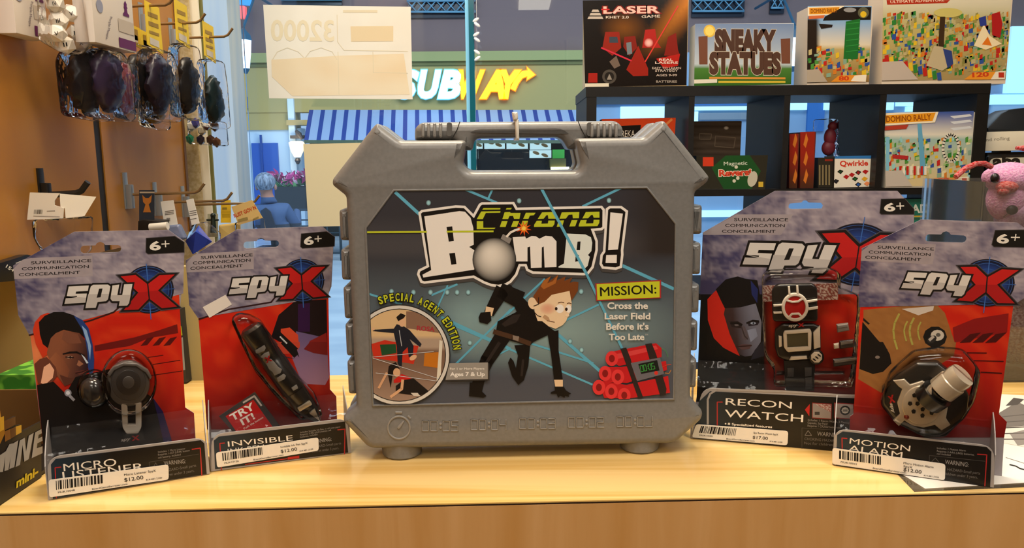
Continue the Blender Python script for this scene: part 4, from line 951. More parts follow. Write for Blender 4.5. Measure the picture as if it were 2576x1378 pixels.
for t, a, b in (('SURVEILLANCE', (447, 328), (967, 330)), ('COMMUNICATION', (362, 384), (935, 386)), ('CONCEALMENT', (330, 440), (845, 442))): P.text(t, *R1([a, b]), 7.2, '#231d20', .012)
Lb = R1([(1865, 120), (2090, 115), (2178, 215), (2178, 262), (1865, 262), (1852, 250)]); P.poly(inset(Lb, -1.5), '#4d474a'); P.poly(Lb, '#15120f')
P.text('6', *R1([(1890, 232), (2000, 232)]), 19, '#e9e3d6', .035); P.line(R1([(2010, 185), (2082, 183)]), 3, '#e9e3d6'); P.line(R1([(2045, 152), (2048, 215)]), 3, '#e9e3d6')
logo(P, H3L)
P.poly([(1781, 755), (1800, 745), (1830, 715), (1870, 700), (1905, 705), (1915, 760), (1920, 900), (1900, 935), (1775, 935)], '#14100f')
K0 = lambda L: [(1280 + x / 3.994, 690 + y / 3.994) for x, y in L]
P.field(K0([(2130, 330), (2480, 290), (2540, 480), (2530, 680), (2420, 840), (2300, 800), (2180, 600)]), lambda x, y: lerp('#3c2a2a', '#7f8296', (x - 1845) / 60 - (y - 800) / 400), 10, 10)
P.poly(K0([(1995, 250), (2060, 180), (2130, 120), (2180, 300), (2160, 400), (2220, 600), (2320, 820), (2160, 740), (2060, 640), (2000, 460)]), '#d0281b')
P.poly(K0([(2080, 150), (2180, 50), (2300, 20), (2430, 60), (2500, 150), (2490, 290), (2330, 330), (2170, 340), (2130, 260)]), '#120e10'); P.poly(K0([(2430, 60), (2505, 150), (2495, 290), (2440, 200)]), '#232c66')
P.poly(K0([(2215, 470), (2300, 470), (2350, 500), (2330, 540), (2240, 530)]), '#2a2022'); P.poly(K0([(2395, 480), (2470, 460), (2520, 475), (2500, 510), (2410, 520)]), '#2b2630'); P.ell(*K0([(2290, 508)])[0], 6, 2.6, '#6d6468', n=12); P.ell(*K0([(2455, 490)])[0], 7, 3, '#a9b4cc', n=12); P.ell(*K0([(2458, 490)])[0], 2.4, 2.6, '#20303f', n=10); P.poly(K0([(2340, 520), (2370, 520), (2410, 630), (2380, 660), (2345, 645)]), '#5c5258'); P.poly(K0([(2395, 560), (2480, 540), (2500, 620), (2430, 680)]), '#8f96ae'); P.poly(K0([(2290, 722), (2350, 700), (2440, 705), (2420, 745), (2350, 760)]), '#5f4648')
P.line(K0([(2230, 490), (2300, 490), (2340, 510)]), 5, '#171213'); P.line(K0([(2390, 490), (2450, 465), (2510, 470)]), 4.5, '#171213'); P.line(K0([(2335, 520), (2370, 620), (2400, 650)]), 3, '#3c3236'); P.line(K0([(2290, 725), (2370, 720), (2440, 715)]), 3, '#38201f')
P.poly(K0([(1995, 740), (2090, 700), (2330, 830), (2560, 800), (2570, 1240), (1930, 1240)]), '#110e0e'); P.poly(K0([(2470, 760), (2560, 660), (2565, 820), (2430, 860)]), '#2b2a36')
P.build('card_print', k.o)
P = base_art(k, [(1744, 1102), (1758, 1010), (1786, 984), (2268, 1007), (2278, 1150)], R2, [(395, 855), (342, 855), (342, 1100)], [(2100, 980), (2150, 985), (2140, 1330)],
    [('RECON', (425, 882), (1100, 922), 16.5, WT, .0), ('WATCH', (415, 1006), (1215, 1060), 18.5, WT, .0), ('8 Specialized features', (448, 1088), (900, 1120), 5.5, WT, .02), ('Includes: 1 Recon Watch, 2 Message', (1265, 1046), (1700, 1076), 5, GT, 0), ('Capsules, Spy Paper', (1262, 1075), (1470, 1088), 5, GT, 0), ('Requires 1 CR2032 button cell', (1262, 1105), (1600, 1126), 5, GT, 0),
     ('WARNING:', (1358, 1196), (1620, 1218), 10, GT, .01), ('CHOKING HAZARD', (1230, 1242), (1560, 1264), 6.5, DT, 0), ('Not for children under', (1228, 1285), (1640, 1312), 6.5, DT, 0)])
sil = R2([(245, 1080), (245, 830), (270, 770), (340, 728), (1000, 745), (1760, 795)]); P.line(sil, 5, '#a59f9b')
P.ell(*R2([(427, 1076)])[0], 2, 2, WT, n=10); P.poly(R2([(1235, 932), (1285, 875), (1280, 1000)]), '#b7201f')
for x0, x1 in ((1315, 1503), (1540, 1728)):
    P.poly(R2([(x0 - 6, 860), (x1 + 6, 872), (x1 + 2, 1032), (x0 - 8, 1020)]), '#7d1a1a'); P.poly(R2([(x0, 868), (x1, 880), (x1 - 4, 1024), (x0 - 2, 1012)]), '#8f8580')
P.field(R2([(1330, 872), (1500, 882), (1498, 960)]), lambda x, y: '#b9a9a2' if mnoise(Vector((x * .5, y * .5, 0))) > 0 else '#8a4a44', 14, 14); P.poly(R2([(1335, 955), (1385, 955), (1385, 985), (1335, 985)]), '#3a3634')
P.ell(*R2([(1645, 940)])[0], 13, 12, '#1a1816', n=16); P.ell(*R2([(1645, 940)])[0], 9, 8, '#cfc6b8', n=8)
for dy in (-14, 0, 14): P.line(R2([(1620, 940 + dy), (1670, 940 + dy)]), 1.6, '#1a1816')
P.line(R2([(1268, 1145), (1303, 1195), (1235, 1195), (1268, 1145)]), 1.6, '#777270'); P.line(R2([(1205, 1330), (1205, 1118), (1540, 1140)]), 1.2, '#4a4644')
P.build('base_print', k.o)
sticker(k, [(1751, 1066.5), (1983, 1084), (1981, 1120), (1740, 1100)], 'MUK10401', 'Spy Recon Watch SpyX', '$17.00', 7)
T3 = k.C.shift(.020)
# watch: strap, body, screen, buttons, top dial
camo = MB().slabpx(T3, R1([(722, 950), (1448, 925), (1448, 1085), (722, 1105)]), .001, 0, front=-.010).build('patterned_paper', CARD, k.o)
P = Print(T3.shift(-.010), lift=.0003); P.field(R1([(722, 950), (1448, 925), (1448, 1085), (722, 1105)]), lambda x, y: '#b9a596' if mnoise(Vector((x * .28, y * .28, 2))) > .05 else '#7c3f36', 60, 16); P.build('paper_print', camo)
wb = thing  # parts below
MB().slabpx(T3, rounded(R1([(810, 990), (860, 940), (1200, 930), (1250, 970), (1255, 1300), (820, 1300)]), 10, 3), .008, .002, front=-.003).build('watch_lid', BLKP, k.o)
ring = ellipse(*R1([(1035, 1160)])[0], 34, 36, 30); ri = ellipse(*R1([(1035, 1160)])[0], 26, 28, 30)
dl = MB().slabpx(T3, ellipse(*R1([(1035, 1160)])[0], 27, 29, 28), .004, .001, front=.0005).build('red_dial', REDP, k.o)
MB().slabpx(T3, ring, .004, .0008, holes=[ri], front=.002).build('dial_ring', WHITEP, dl)
for L in ([(965, 960), (985, 958), (992, 1045), (972, 1050)], [(1045, 950), (1065, 948), (1072, 1035), (1050, 1038)], [(1150, 1095), (1250, 1080), (1250, 1100), (1155, 1118)], [(1160, 1165), (1255, 1150), (1255, 1175), (1165, 1190)], [(825, 1135), (910, 1128), (912, 1148), (828, 1155)], [(825, 1205), (905, 1200), (910, 1220), (830, 1225)], [(950, 1080), (1010, 1100), (1060, 1095), (1110, 1060), (1120, 1080), (1068, 1115), (1005, 1120), (945, 1100)], [(960, 1260), (1000, 1215), (1075, 1212), (1110, 1250), (1095, 1265), (1065, 1232), (1010, 1234), (975, 1275)]):
    MB().slabpx(T3, R1(L), .003, .0006, front=.002).build('dial_bar', WHITEP, dl)
pr = Print(T3, lift=.0008); pr.text('spy', *R1([(970, 1350), (1060, 1342)]), 7, '#cfc8bc', .03, shear=.25); pr.text('X', *R1([(1062, 1350), (1125, 1345)]), 9, '#b5201f', .05); pr.build('lid_mark', k.o)
bd = MB().slabpx(T3, rounded(R2([(930, 120), (1010, 60), (1320, 60), (1400, 90), (1400, 330), (1330, 430), (1050, 440), (960, 400), (930, 300)]), 6, 3), .009, .002, front=-.002).build('watch_body', BLKP, k.o)
MB().slabpx(T3, rounded(R2([(1030, 130), (1290, 112), (1305, 145), (1300, 330), (1060, 350), (1022, 300), (1015, 160)]), 4), .004, .001, holes=[R2([(1052, 165), (1265, 152), (1268, 290), (1058, 300)])], front=.001).build('screen_frame', WHITEP, bd)
MB().slabpx(T3, R2([(1050, 163), (1267, 150), (1270, 292), (1056, 302)]), .003, 0, front=-.001).build('screen', LCD, bd)
for L in ([(968, 182), (1000, 190), (1002, 290), (972, 300)], [(1322, 150), (1390, 78), (1395, 300), (1328, 318)], [(1095, 395), (1255, 388), (1262, 420), (1075, 432)]): MB().slabpx(T3, R2(L), .004, .001, front=.001).build('side_button', WHITEP, bd)
MB().slabpx(T3, ellipse(*R2([(1355, 400)])[0], 19, 19, 24), .006, .001, front=.001).build('speaker_rim', BLKP, bd)
sp = MB().slabpx(T3, ellipse(*R2([(1355, 400)])[0], 15, 15, 8, rot=22), .006, .001, front=.002).build('speaker_face', WHITEP, bd)
for i in range(3): MB().slabpx(T3, rounded(R2([(1310 + i * 25, 415 - i * 22), (1325 + i * 25, 410 - i * 22), (1352 + i * 25, 432 - i * 22), (1340 + i * 25, 438 - i * 22)]), 2), .001, 0, front=.0026).build('speaker_slot', BLKP, sp)
MB().slabpx(T3, R2([(1020, 430), (1340, 420), (1330, 745), (1040, 745)]), .006, .001, front=-.006).build('watch_strap', mat('strap_black', '#1a1a1b', .45), k.o)
for L in ([(1055, 510), (1125, 508), (1122, 600), (1058, 602)], [(1230, 505), (1305, 502), (1305, 590), (1235, 600)], [(1235, 610), (1310, 600), (1310, 720), (1240, 730)]): MB().slabpx(T3, R2(L), .003, .0006, front=-.0045).build('strap_link', mat('strap_grey', '#4a4a4c', .4), k.o)
for L, m in (([(1560, 70), (1680, 55), (1692, 130), (1570, 152)], GREYP), ([(1590, 240), (1735, 222), (1740, 300), (1595, 318)], DARKP), ([(1525, 425), (1770, 395), (1775, 470), (1530, 500)], DARKP)):
    cp = MB().slabpx(T3, R2(L), .007, .002, front=-.004).build('capsule', m, k.o)
    hi = [(a * .82 + sum(q[0] for q in L) / 4 * .18, min(b, sum(q[1] for q in L) / 4) - 2) for a, b in L]
    MB().slabpx(T3, R2([(L[0][0] + 12, L[0][1] + 8), (L[1][0] - 12, L[1][1] + 8), (L[1][0] - 10, L[1][1] + 34), (L[0][0] + 14, L[0][1] + 36)]), .002, .0005, front=-.0032).build('capsule_lid', GREYP, cp)
MB().slabpx(T3, R2([(1530, 268), (1585, 258), (1588, 312), (1535, 318)]), .006, .002, front=-.004).build('capsule_tip', WHITEP, k.o)
MB().slabpx(k.C, rounded(R1([(720, 880), (790, 830), (1420, 810), (1500, 860), (1480, 1000), (1600, 1040), (1690, 1080), (1690, 1230)]) + R2([(1820, 100), (1770, 540), (1740, 730), (920, 720), (930, 560), (830, 420), (810, 120)]), 10, 3), .034, .009, front=.0345, res=3).build('blister', CLEAR, k.o)

# ---------------------------------------------------------------- motion alarm
k = pack_shell('spy_toy_pack', 'red and grey spy toy pack reading MOTION ALARM with a round black alarm', (2095, 1170), (2500, 1228),
               [(2100, 1078), (2502, 1122), (2500, 1228), (2095, 1170)],
               [(2526, 1100), (2533, 1061), (2513, 1041), (2534, 860), (2545, 784), (2554, 764), (2600, 735), (2612, 600), (2560, 560), (2317.6, 552), (2168, 625), (2160, 737), (2166, 780), (2166, 860), (2146.5, 1041), (2138, 1047), (2137, 1078)], [H4(*p) for p in HOLE], CD=.03)
P = Print(k.C, lift=.0002, step=.000012)
P.field([(2165, 762), (2550, 762), (2513, 1041), (2147, 1041)], lambda x, y: red_art(x, y, 2330, 1000, 760, 1110), 22, 18); P.z -= P.step
P.field([(2147, 1041), (2513, 1041), (2533, 1061), (2526, 1100), (2137, 1100), (2138, 1048)], lambda x, y: red_art(x, y, 2330, 1000, 760, 1110), 22, 5)
P.field(M1([(130, 970), (860, 900), (960, 1000), (1060, 1300), (1050, 1378), (130, 1378)]) , lambda x, y: lerp('#8a5a2e', '#a5713c', .5 + .5 * mnoise(Vector((x * .03 + y * .05, y * .09 - x * .06, 0)))), 18, 14)
P.field(M2([(300, 0), (1150, 0), (1130, 120), (700, 400), (480, 450), (280, 330)]), lambda x, y: lerp('#8a5a2e', '#a5713c', .5 + .5 * mnoise(Vector((x * .03 + y * .05, y * .09 - x * .06, 0)))), 18, 10)
P.poly(M2([(305, 0), (500, 0), (560, 110), (575, 190), (500, 265), (410, 285), (290, 240)]), '#14100f'); P.poly(M1([(120, 1090), (280, 1280), (380, 1378), (100, 1378)]), '#14100f'); P.poly(M1([(130, 1050), (195, 1110), (180, 1120), (125, 1075)]), '#191412')
P.ell(*M2([(450, 135)])[0], 6, 4, '#7d716a', n=12)
P.poly(M1([(520, 960), (850, 930), (840, 975), (690, 1025)]), '#cfc4b8')
for xs in (435, 545, 600, 685):
    s = {435: 1.0, 545: .55, 600: .75, 685: .5}[xs]; cy = 1180
    P.line(M1([(xs + 60 * s, cy - 170 * s), (xs + 15 * s, cy - 80 * s), (xs, cy), (xs + 10 * s, cy + 90 * s), (xs + 40 * s, cy + 190 * s)]), 5 if s > .7 else 4, '#a8a24e')
dc = M1([(860, 1245)])[0]; P.poly(ellipse(dc[0], dc[1], 30, 27, 10), '#151312'); P.poly(ellipse(dc[0] + 6, dc[1] - 4, 17, 14, 12), '#c9c0b0'); P.poly(ellipse(dc[0] - 8, dc[1] + 6, 13, 9, 12, rot=-30), '#2b2826'); P.ell(dc[0] + 8, dc[1] - 5, 6, 5, '#5a5650', n=10); P.line([(dc[0] - 14, dc[1] + 8), (dc[0] - 4, dc[1] - 1)], 7, '#b5aca0')
P.poly(M1([(1040, 1150), (1260, 1060), (1610, 1005), (1595, 1195), (1060, 1300)]), '#8a1616')
for x in (1220, 1350, 1480): P.poly(M1([(x, 1215), (x + 110, 1200), (x, 1300), (x - 110, 1305)]), '#4a0e0f')
P.line(M2([(1215, 95), (1420, 98)]), 3, '#4a0c0c'); P.line(M2([(1310, 165), (1570, 172)]), 2.5, '#4a0c0c'); P.line(M2([(1370, 268), (1555, 278)]), 2.8, '#3a0a0a')
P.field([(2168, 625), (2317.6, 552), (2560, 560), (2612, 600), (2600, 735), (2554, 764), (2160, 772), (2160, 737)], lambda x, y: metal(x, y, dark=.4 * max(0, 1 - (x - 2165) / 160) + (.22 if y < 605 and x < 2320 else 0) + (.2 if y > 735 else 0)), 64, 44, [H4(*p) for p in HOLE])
slogan(P, H4); badge(P, H4); logo(P, H4)
P.build('card_print', k.o)
P = base_art(k, [(2103, 1170), (2106, 1094), (2120, 1085), (2482, 1124), (2494, 1136), (2491, 1225)], M2, [(180, 858), (135, 853), (140, 1090)], [(1338, 997), (1422, 1003), (1405, 1280)],
    [('MOTION', (200, 902), (738, 972), 14, WT, .0), ('ALARM', (190, 966), (668, 1030), 14.5, WT, .0), ('Includes: 1 Motion Alarm', (978, 950), (1235, 974), 4.6, GT, 0), ('Requires 2 AAA (LR03) batteries,', (978, 976), (1310, 1010), 4.6, GT, 0), ('not included', (978, 1000), (1100, 1012), 4.6, GT, 0),
     ('WARNING:', (1048, 1082), (1258, 1110), 10.5, GT, .01), ('HAZARD-Small parts', (1070, 1142), (1362, 1178), 6.5, DT, 0), ('children under 3 years.', (1040, 1180), (1340, 1214), 6.5, DT, 0)])
P.line(M2([(912, 1080), (912, 1008), (1405, 1060)]), 1.2, '#4a4644'); P.line(M2([(965, 1030), (1000, 1072), (930, 1065), (965, 1030)]), 1.4, '#5a5654')
P.build('base_print', k.o)
sticker(k, [(2094, 1126), (2378.5, 1167), (2377, 1208), (2093.6, 1167)], 'MUK10041', 'Micro Motion Alarm', '$12.00', 9, 'SpyX')
T4 = k.C.shift(.020)
al = MB().slabpx(T4, rounded(M2([(620, 300), (800, 185), (990, 185), (1180, 330), (1270, 480), (1250, 660), (1060, 850), (880, 860), (640, 740), (490, 560), (490, 420)]), 6, 3), .014, .003).build('alarm_body', BLKP, k.o)
T5 = T4.shift(.002)
pl_ = MB().slabpx(T5, M2([(590, 345), (690, 330), (740, 380), (850, 345), (940, 400), (1080, 560), (1060, 680), (1100, 740), (1020, 790), (960, 740), (860, 765), (760, 745), (690, 700), (640, 750), (590, 700), (650, 640), (625, 540), (670, 420), (640, 400)]), .004, .001).build('speaker_plate', SILV, al)
MB().slabpx(T5, ellipse(*M2([(845, 565)])[0], 50, 50, 32), .004, .001, front=.0012).build('speaker_disc', SILV, al)
for x, y in ((778, 475), (740, 547), (806, 548), (772, 618), (852, 598), (850, 655), (932, 630)): MB().slabpx(T5, ellipse(*M2([(x, y)])[0], 6.2, 6, 5, rot=x), .001, 0, front=.0016).build('sound_hole', BLKP, al)
MB().ball(T5.hit(*M2([(710, 665)])[0]), .0024, 10, 8).build('indicator_lamp', mat('red_lamp', '#7d2a1c', .2), al)
ax = [T5.hit(*q, dz) for q, dz in zip(M2([(900, 520), (985, 455), (1020, 430), (1180, 310), (1210, 290)]), (.004, .008, .010, .014, .015))]
dt = MB().tube([ax[0], ax[1]], [.013, .0135], 20).build('detector_mount', BLKP, al)
MB().tube([ax[1], ax[2]], [.0098, .0098], 20).build('detector_neck', BLKP, dt); MB().tube([ax[2], ax[2].lerp(ax[3], .62), ax[2].lerp(ax[3], .66), ax[3], ax[4]], [.0118, .0118, .0108, .0112, .0105], 24).build('detector_barrel', SILV, dt)
MB().ball(T5.hit(*M2([(975, 450)])[0], .010), (.009, .006, .009), 14, 8).build('detector_ring', SILV, dt)
pr = Print(T4, lift=.0004); pr.text('X', *M2([(555, 545), (610, 530)]), 17, '#b5201f', .06); pr.text('spy', *M2([(562, 545), (585, 632)]), 7, '#cfc8bc', .04, upv=(1, -.15)); pr.build('alarm_mark', al)
MB().slabpx(k.C, rounded(M2([(560, 330), (780, 130), (1030, 100), (1250, 120), (1390, 290), (1330, 560), (1230, 720), (1040, 860), (860, 870), (600, 740), (470, 580)]), 14, 3), .036, .010, front=.0365, res=3).build('blister', CLEAR, k.o)
# ================================================================== things hanging on the wood panelling
WXn = -.60
def WX(X): return Plane((X, 0, 0), (0, 1, 0), UP)
STEEL = mat('hook_steel', '#a58a63', .3, metal=.8); STEELP = mat('hook_plate_steel', '#9aa1a6', .35, metal=.5); BLKM = mat('black_hook_metal', '#15130f', .4)
def hook(Y, zr, reach, label, m=STEEL, mp=STEELP, r=.0022, ptop=.034, pbot=.022):
    o = thing('wall_hook', (WXn, Y, zr - pbot), label, 'hook', 'peg hooks on the wood panelling')
    MB().slab(WX(-.5975), [[(Y - .006, zr - pbot), (Y + .006, zr - pbot), (Y + .006, zr + ptop), (Y - .006, zr + ptop)]], .0025, .0004, res=1).build('hook_plate', mp, o)
    MB().slab(WX(-.588), [[(Y - .005, zr - pbot), (Y + .005, zr - pbot), (Y + .005, zr + ptop * .45), (Y - .005, zr + ptop * .45)]], .010, .002, res=1).build('hook_block', mp, o)
    x1 = WXn + reach
    MB().tube([(WXn + .01, Y, zr), (x1, Y, zr + .002), (x1 + .007, Y, zr + .005), (x1 + .016, Y, zr + .016)], r, 8).build('hook_rod', m, o)
    return o
def zat(px, py, X=-.55): return xhit(px, py, X).z
for Y, py, px, reach, which in ((1.19, 16, 430, .088, 'top row, nearest'), (1.297, 60, 500, .09, 'top row, middle'), (1.406, 95, 570, .095, 'top row, by the column')):
    z = yplane(Y).hit(px, py).z; hook(Y, z, reach, 'steel wall hook holding yellow-tagged pouches, ' + which)
for Y, py, px, reach, which in ((1.20, 488, 450, .108, 'long bare tip over the two white tags'), (1.297, 508, 560, .115, 'bare tip beside the pale column'), (1.406, 514, 600, .125, 'carrying the tan packet')):
    z = yplane(Y).hit(px, py).z; hook(Y, z, reach, 'steel wall hook of the lower row, ' + which)
hook(.985, yplane(.985).hit(150, 490).z, .045, 'black wall hook holding the white-topped bag', BLKM, BLKM, .004)
hook(.95, yplane(.95).hit(190, -90).z, .10, 'steel wall hook out of sight above the white boxes')

BAG = clear('thin_poly_bag', '#fbfafb', .0, .05, haze=.004, bump=.5, bscale=40, ior=1.15)
YEL = mat('yellow_header_card', '#e0c02a', .5)
def pouch(nm, label, px, Y, header, zc, rz, col, ry=.03, rx=.014, group='pouches on the top hooks'):
    """poly bag with a yellow header card and a rolled dark pouch inside; hangs square to its hook"""
    c = yplane(Y).hit(px, zc); X = c.x
    o = thing(nm, c - Vector((0, 0, .06)), label, 'pouch', group)
    top = c.z + rz
    if header:
        z1 = yplane(Y).hit(px, header[0]).z; z0 = yplane(Y).hit(px, header[1]).z; pl = WX(X)
        hd = MB().slab(pl, [[(Y - .026, z0 + .004), (Y + .024, z0 - .004), (Y + .022, z1 - .003), (Y - .024, z1)]], .0012, 0).build('header_card', YEL, o)
        mb = MB()
        for k, (a, b) in enumerate(((.78, .03), (.58, .035), (.38, .02))):
            zz = z0 + (z1 - z0) * a
            mb.add([pl.at(Y - .018, zz, .0004), pl.at(Y + .014, zz, .0004), pl.at(Y + .014, zz - .004 - .002 * (k < 2), .0004), pl.at(Y - .018, zz - .004 - .002 * (k < 2), .0004)], [(3, 2, 1, 0)], None, hx('#9a7a20'))
        mb.add([pl.at(Y - .018, z0 + .016, .0004), pl.at(Y + .012, z0 + .014, .0004), pl.at(Y + .012, z0 + .004, .0004), pl.at(Y - .018, z0 + .006, .0004)], [(3, 2, 1, 0)], None, hx('#c9c0b0'))
        mb.build('header_print', PRINT, hd); top = z0
    R = random.Random(int(px)); mb = MB(); M = Matrix.Rotation(R.uniform(-.12, .12), 3, 'X')
    mb.ball(c, (rx, ry, rz), 30, 24, M=M)
    for i, v in enumerate(mb.v):
        d = mnoise(v * 70) * .004 + (abs(mnoise(Vector((v.x * 60, v.y * 120, v.z * 200)))) - .2) * .006; mb.v[i] = v + Vector((d, d, d * .3))
    mb.build('cloth_pouch', mat('pouch_' + col, lerp('#000000', col, .5), .35, spec=.35), o)
    b = MB().slab(WX(X + rx + .004), [rounded([(Y - ry - .006, c.z - rz - .006), (Y + ry + .008, c.z - rz - .01), (Y + ry + .006, c.z + rz * .6), (Y + .024, top), (Y - .024, top), (Y - ry - .008, c.z + rz * .6)], .008, 3)], rx * 2 + .008, .009, res=2).build('clear_bag', BAG, o)
    return o
pouch('hanging_pouch', 'black pouch in a clear bag, just below the white dice', 214, 1.0, None, 205, .039, '#1c151f')
pouch('hanging_pouch', 'purple pouch in a clear bag under the white chess box', 268, 1.02, None, 205, .040, '#3b2750', ry=.034)
pouch('hanging_pouch', 'red pouch in a clear bag between purple and black pouches', 316, 1.10, None, 222, .036, '#8e1e22', ry=.018, rx=.008)
pouch('hanging_pouch', 'slim black pouch with its yellow card behind the purple one', 345, 1.19, (60, 112), 205, .040, '#15131a', ry=.026)
pouch('hanging_pouch', 'dark purple pouch hanging under the nearest full yellow card', 399, 1.2, (8, 125), 212, .046, '#281c38', ry=.034)
pouch('hanging_pouch', 'black pouch with yellow card, middle hook of the top row', 470, 1.297, (4, 112), 215, .046, '#1b1719', ry=.03)
pouch('hanging_pouch', 'dark teal pouch with yellow card, nearest the pale column', 537, 1.406, (58, 150), 250, .042, '#0f3236', ry=.028)
pouch('hanging_pouch', 'yellow pouch peeking out low behind the dark purple one', 388, 1.255, (80, 130), 285, .017, '#a8871f', ry=.026, rx=.01)
# white chess boxes
def chessbox(label, px0, px1, X, py0, vt, group='white chess boxes on the wall hooks'):
    pl = WX(X); y0 = pl.hit(px0, 50).y; y1 = pl.hit(px1, 50).y; z0 = xhit(px0, py0, X).z; z1 = z0 + .16
    o = thing('chess_piece_box', (X - .02, (y0 + y1) / 2, z0), label, 'box', group)
    MB().slab(pl, [[(y0, z0), (y1, z0), (y1, z1), (y0, z1)]], .024, .0008, res=1).build('carton', mat('white_carton', '#d9cfc4', .55), o)
    w = y1 - y0
    def q(a, b, c, d, col, nm): MB().add([pl.at(y0 + w * a, z0 + b, .0006), pl.at(y0 + w * c, z0 + b, .0006), pl.at(y0 + w * c, z0 + d, .0006), pl.at(y0 + w * a, z0 + d, .0006)], [(0, 1, 2, 3)], None, hx(col)).build(nm, PRINT, o)
    q(.56, .002, 1, .014, '#5b1a4a', 'printed_band'); q(.58, .022, .98, .038, '#b5a898', 'barcode_patch')
    def piece(cx, z, s, col='#5a1552'):
        L = [(-.5, 0), (.5, 0), (.5, .18), (.26, .3), (.2, .62), (.34, .7), (.2, .8), (.24, 1.0), (0, 1.25), (-.24, 1.0), (-.2, .8), (-.34, .7), (-.2, .62), (-.26, .3), (-.5, .18)]
        MB().add([pl.at(y0 + w * cx + a * s, z0 + z + b * s, .0006) for a, b in L], [tuple(range(len(L)))], None, hx(col)).build('chess_figure_print', PRINT, o)
    piece(.8, .044, .016); piece(.28, .088, .020)
    PT = Print(pl, lift=.0007); PT.text('Purple Meeple', *vt, 6, '#5c5058', .0, upv=(1, .12)); PT.build('carton_words', o)
    L = ellipse(0, 0, .008, .008, 16); MB().add([pl.at(y0 + w * .16 + a, z0 + .045 + b, .0006) for a, b in L], [tuple(range(16))], None, hx('#8d8fa0')).build('ring_mark', PRINT, o)
chessbox('white box with purple chess figures, behind the dice bag', 38, 118, -.572, 82, [(78, 4), (72, 66)])
chessbox('white box with purple chess figures, hanging over the purple pouch', 235, 336, -.505, 104, [(277, 42), (266, 98)])
# bag of white dice
o = thing('dice_bag', xhit(180, 130, -.53), 'clear bag of white dice with black markings', 'dice bag')
DICE = mat('white_dice', '#e7e1d2', .3); 
for k, (x, y, t) in enumerate(((138, 8, 'IV'), (180, 34, 'V'), (147, 52, 'III'), (143, 84, 'V'), (192, 82, 'I'), (165, 112, 'II'), (205, 108, 'X'))):
    bm = bmesh.new(); bmesh.ops.create_icosphere(bm, subdivisions=1, radius=.0118); R = Matrix.Rotation(k * 1.3, 4, 'X') @ Matrix.Rotation(k * .7, 4, 'Z')
    c = xhit(x, y, -.533); vs = [c + (R @ v.co) for v in bm.verts]; fs = [[v.index for v in f.verts] for f in bm.faces]; bm.free()
    d = MB().add(vs, fs).build('die', DICE, o)
    n = (CAM_POS - c).normalized(); u = Vector((0, 0, 1)).cross(n).normalized(); P = Print(Plane(c + n * .0108, u, n.cross(u)))
    P.text(t, (x - 5, y + 6), (x + 5, y + 4), 10, '#1c1a18', .01); P.build('die_mark', d)
MB().slabpx(WX(-.512), rounded([(136, -20), (214, -20), (236, 118), (218, 142), (178, 128), (140, 104)], 10, 3), .024, .010, res=2).build('clear_bag', BAG, o)
# packet of coloured gems near the column
o = thing('gem_packet', yplane(1.475).hit(515, 370), 'small clear packet of green, purple and brown gems by the cork pilaster', 'gem packet')
R = random.Random(4)
for x, y, c in ((478, 350, '#17805a'), (492, 310, '#4a4a8c'), (505, 352, '#2a2030'), (520, 315, '#5c3030'), (530, 352, '#4a2e1c'), (545, 358, '#5a3a24'), (540, 318, '#3c2a1e'), (482, 318, '#dcd8c8'), (508, 328, '#c9c2a8')):
    p = yplane(1.475).hit(x, y); bm = bmesh.new(); bmesh.ops.create_icosphere(bm, subdivisions=1, radius=.0085); vs = [p + Vector((v.co.x, v.co.y, v.co.z * 1.2)) for v in bm.verts]; fs = [[v.index for v in f.verts] for f in bm.faces]; bm.free()
    MB().add(vs, fs).build('gem', mat('gem_' + c, c, .15, spec=.6), o)
MB().slabpx(yplane(1.46), rounded([(466, 296), (560, 306), (566, 368), (470, 362)], 8, 3), .028, .008, res=2).build('clear_bag', BAG, o)
MB().tube([yplane(1.475).hit(512, 302), yplane(1.475).hit(508, 262), yplane(1.475).hit(500, 100)], .0008, 6).build('hang_loop', TIE, o)

# lower hooks: bag with a white folded header on the black hook
o = thing('white_topped_bag', yplane(.94).hit(150, 640), 'crumpled clear bag with a folded white header on the black hook', 'bag')
hp = yplane(.94); WCARD = mat('white_header_card', '#e2d9c8', .6)
hd = MB().slabpx(hp, [(75, 484), (150, 486), (137, 505), (137, 516), (150, 520), (160, 523), (158, 549), (68, 553)], .0012, 0).build('header_card', WCARD, o)
P = Print(hp, lift=.0003); P.bars([(86, 527), (107, 527), (106, 538), (85, 538)], 10, '#6a6258'); P.line([(118, 531), (138, 530)], 2, '#9a9288'); P.line([(84, 543), (150, 545)], 1.6, '#a9a196'); P.build('header_print', hd)
pl = Plane(hp.hit(150, 515), Vector((1, .45, 0)), UP)
MB().slabpx(pl, [(150, 487), (242, 495), (212, 544), (165, 549), (163, 524), (152, 520)], .0012, 0).build('header_flap', WCARD, o)
MB().slabpx(hp.shift(.01), rounded([(68, 552), (212, 545), (208, 640), (180, 652), (100, 650), (72, 600)], 12, 3), .03, .012, res=2).build('clear_bag', BAG, o)
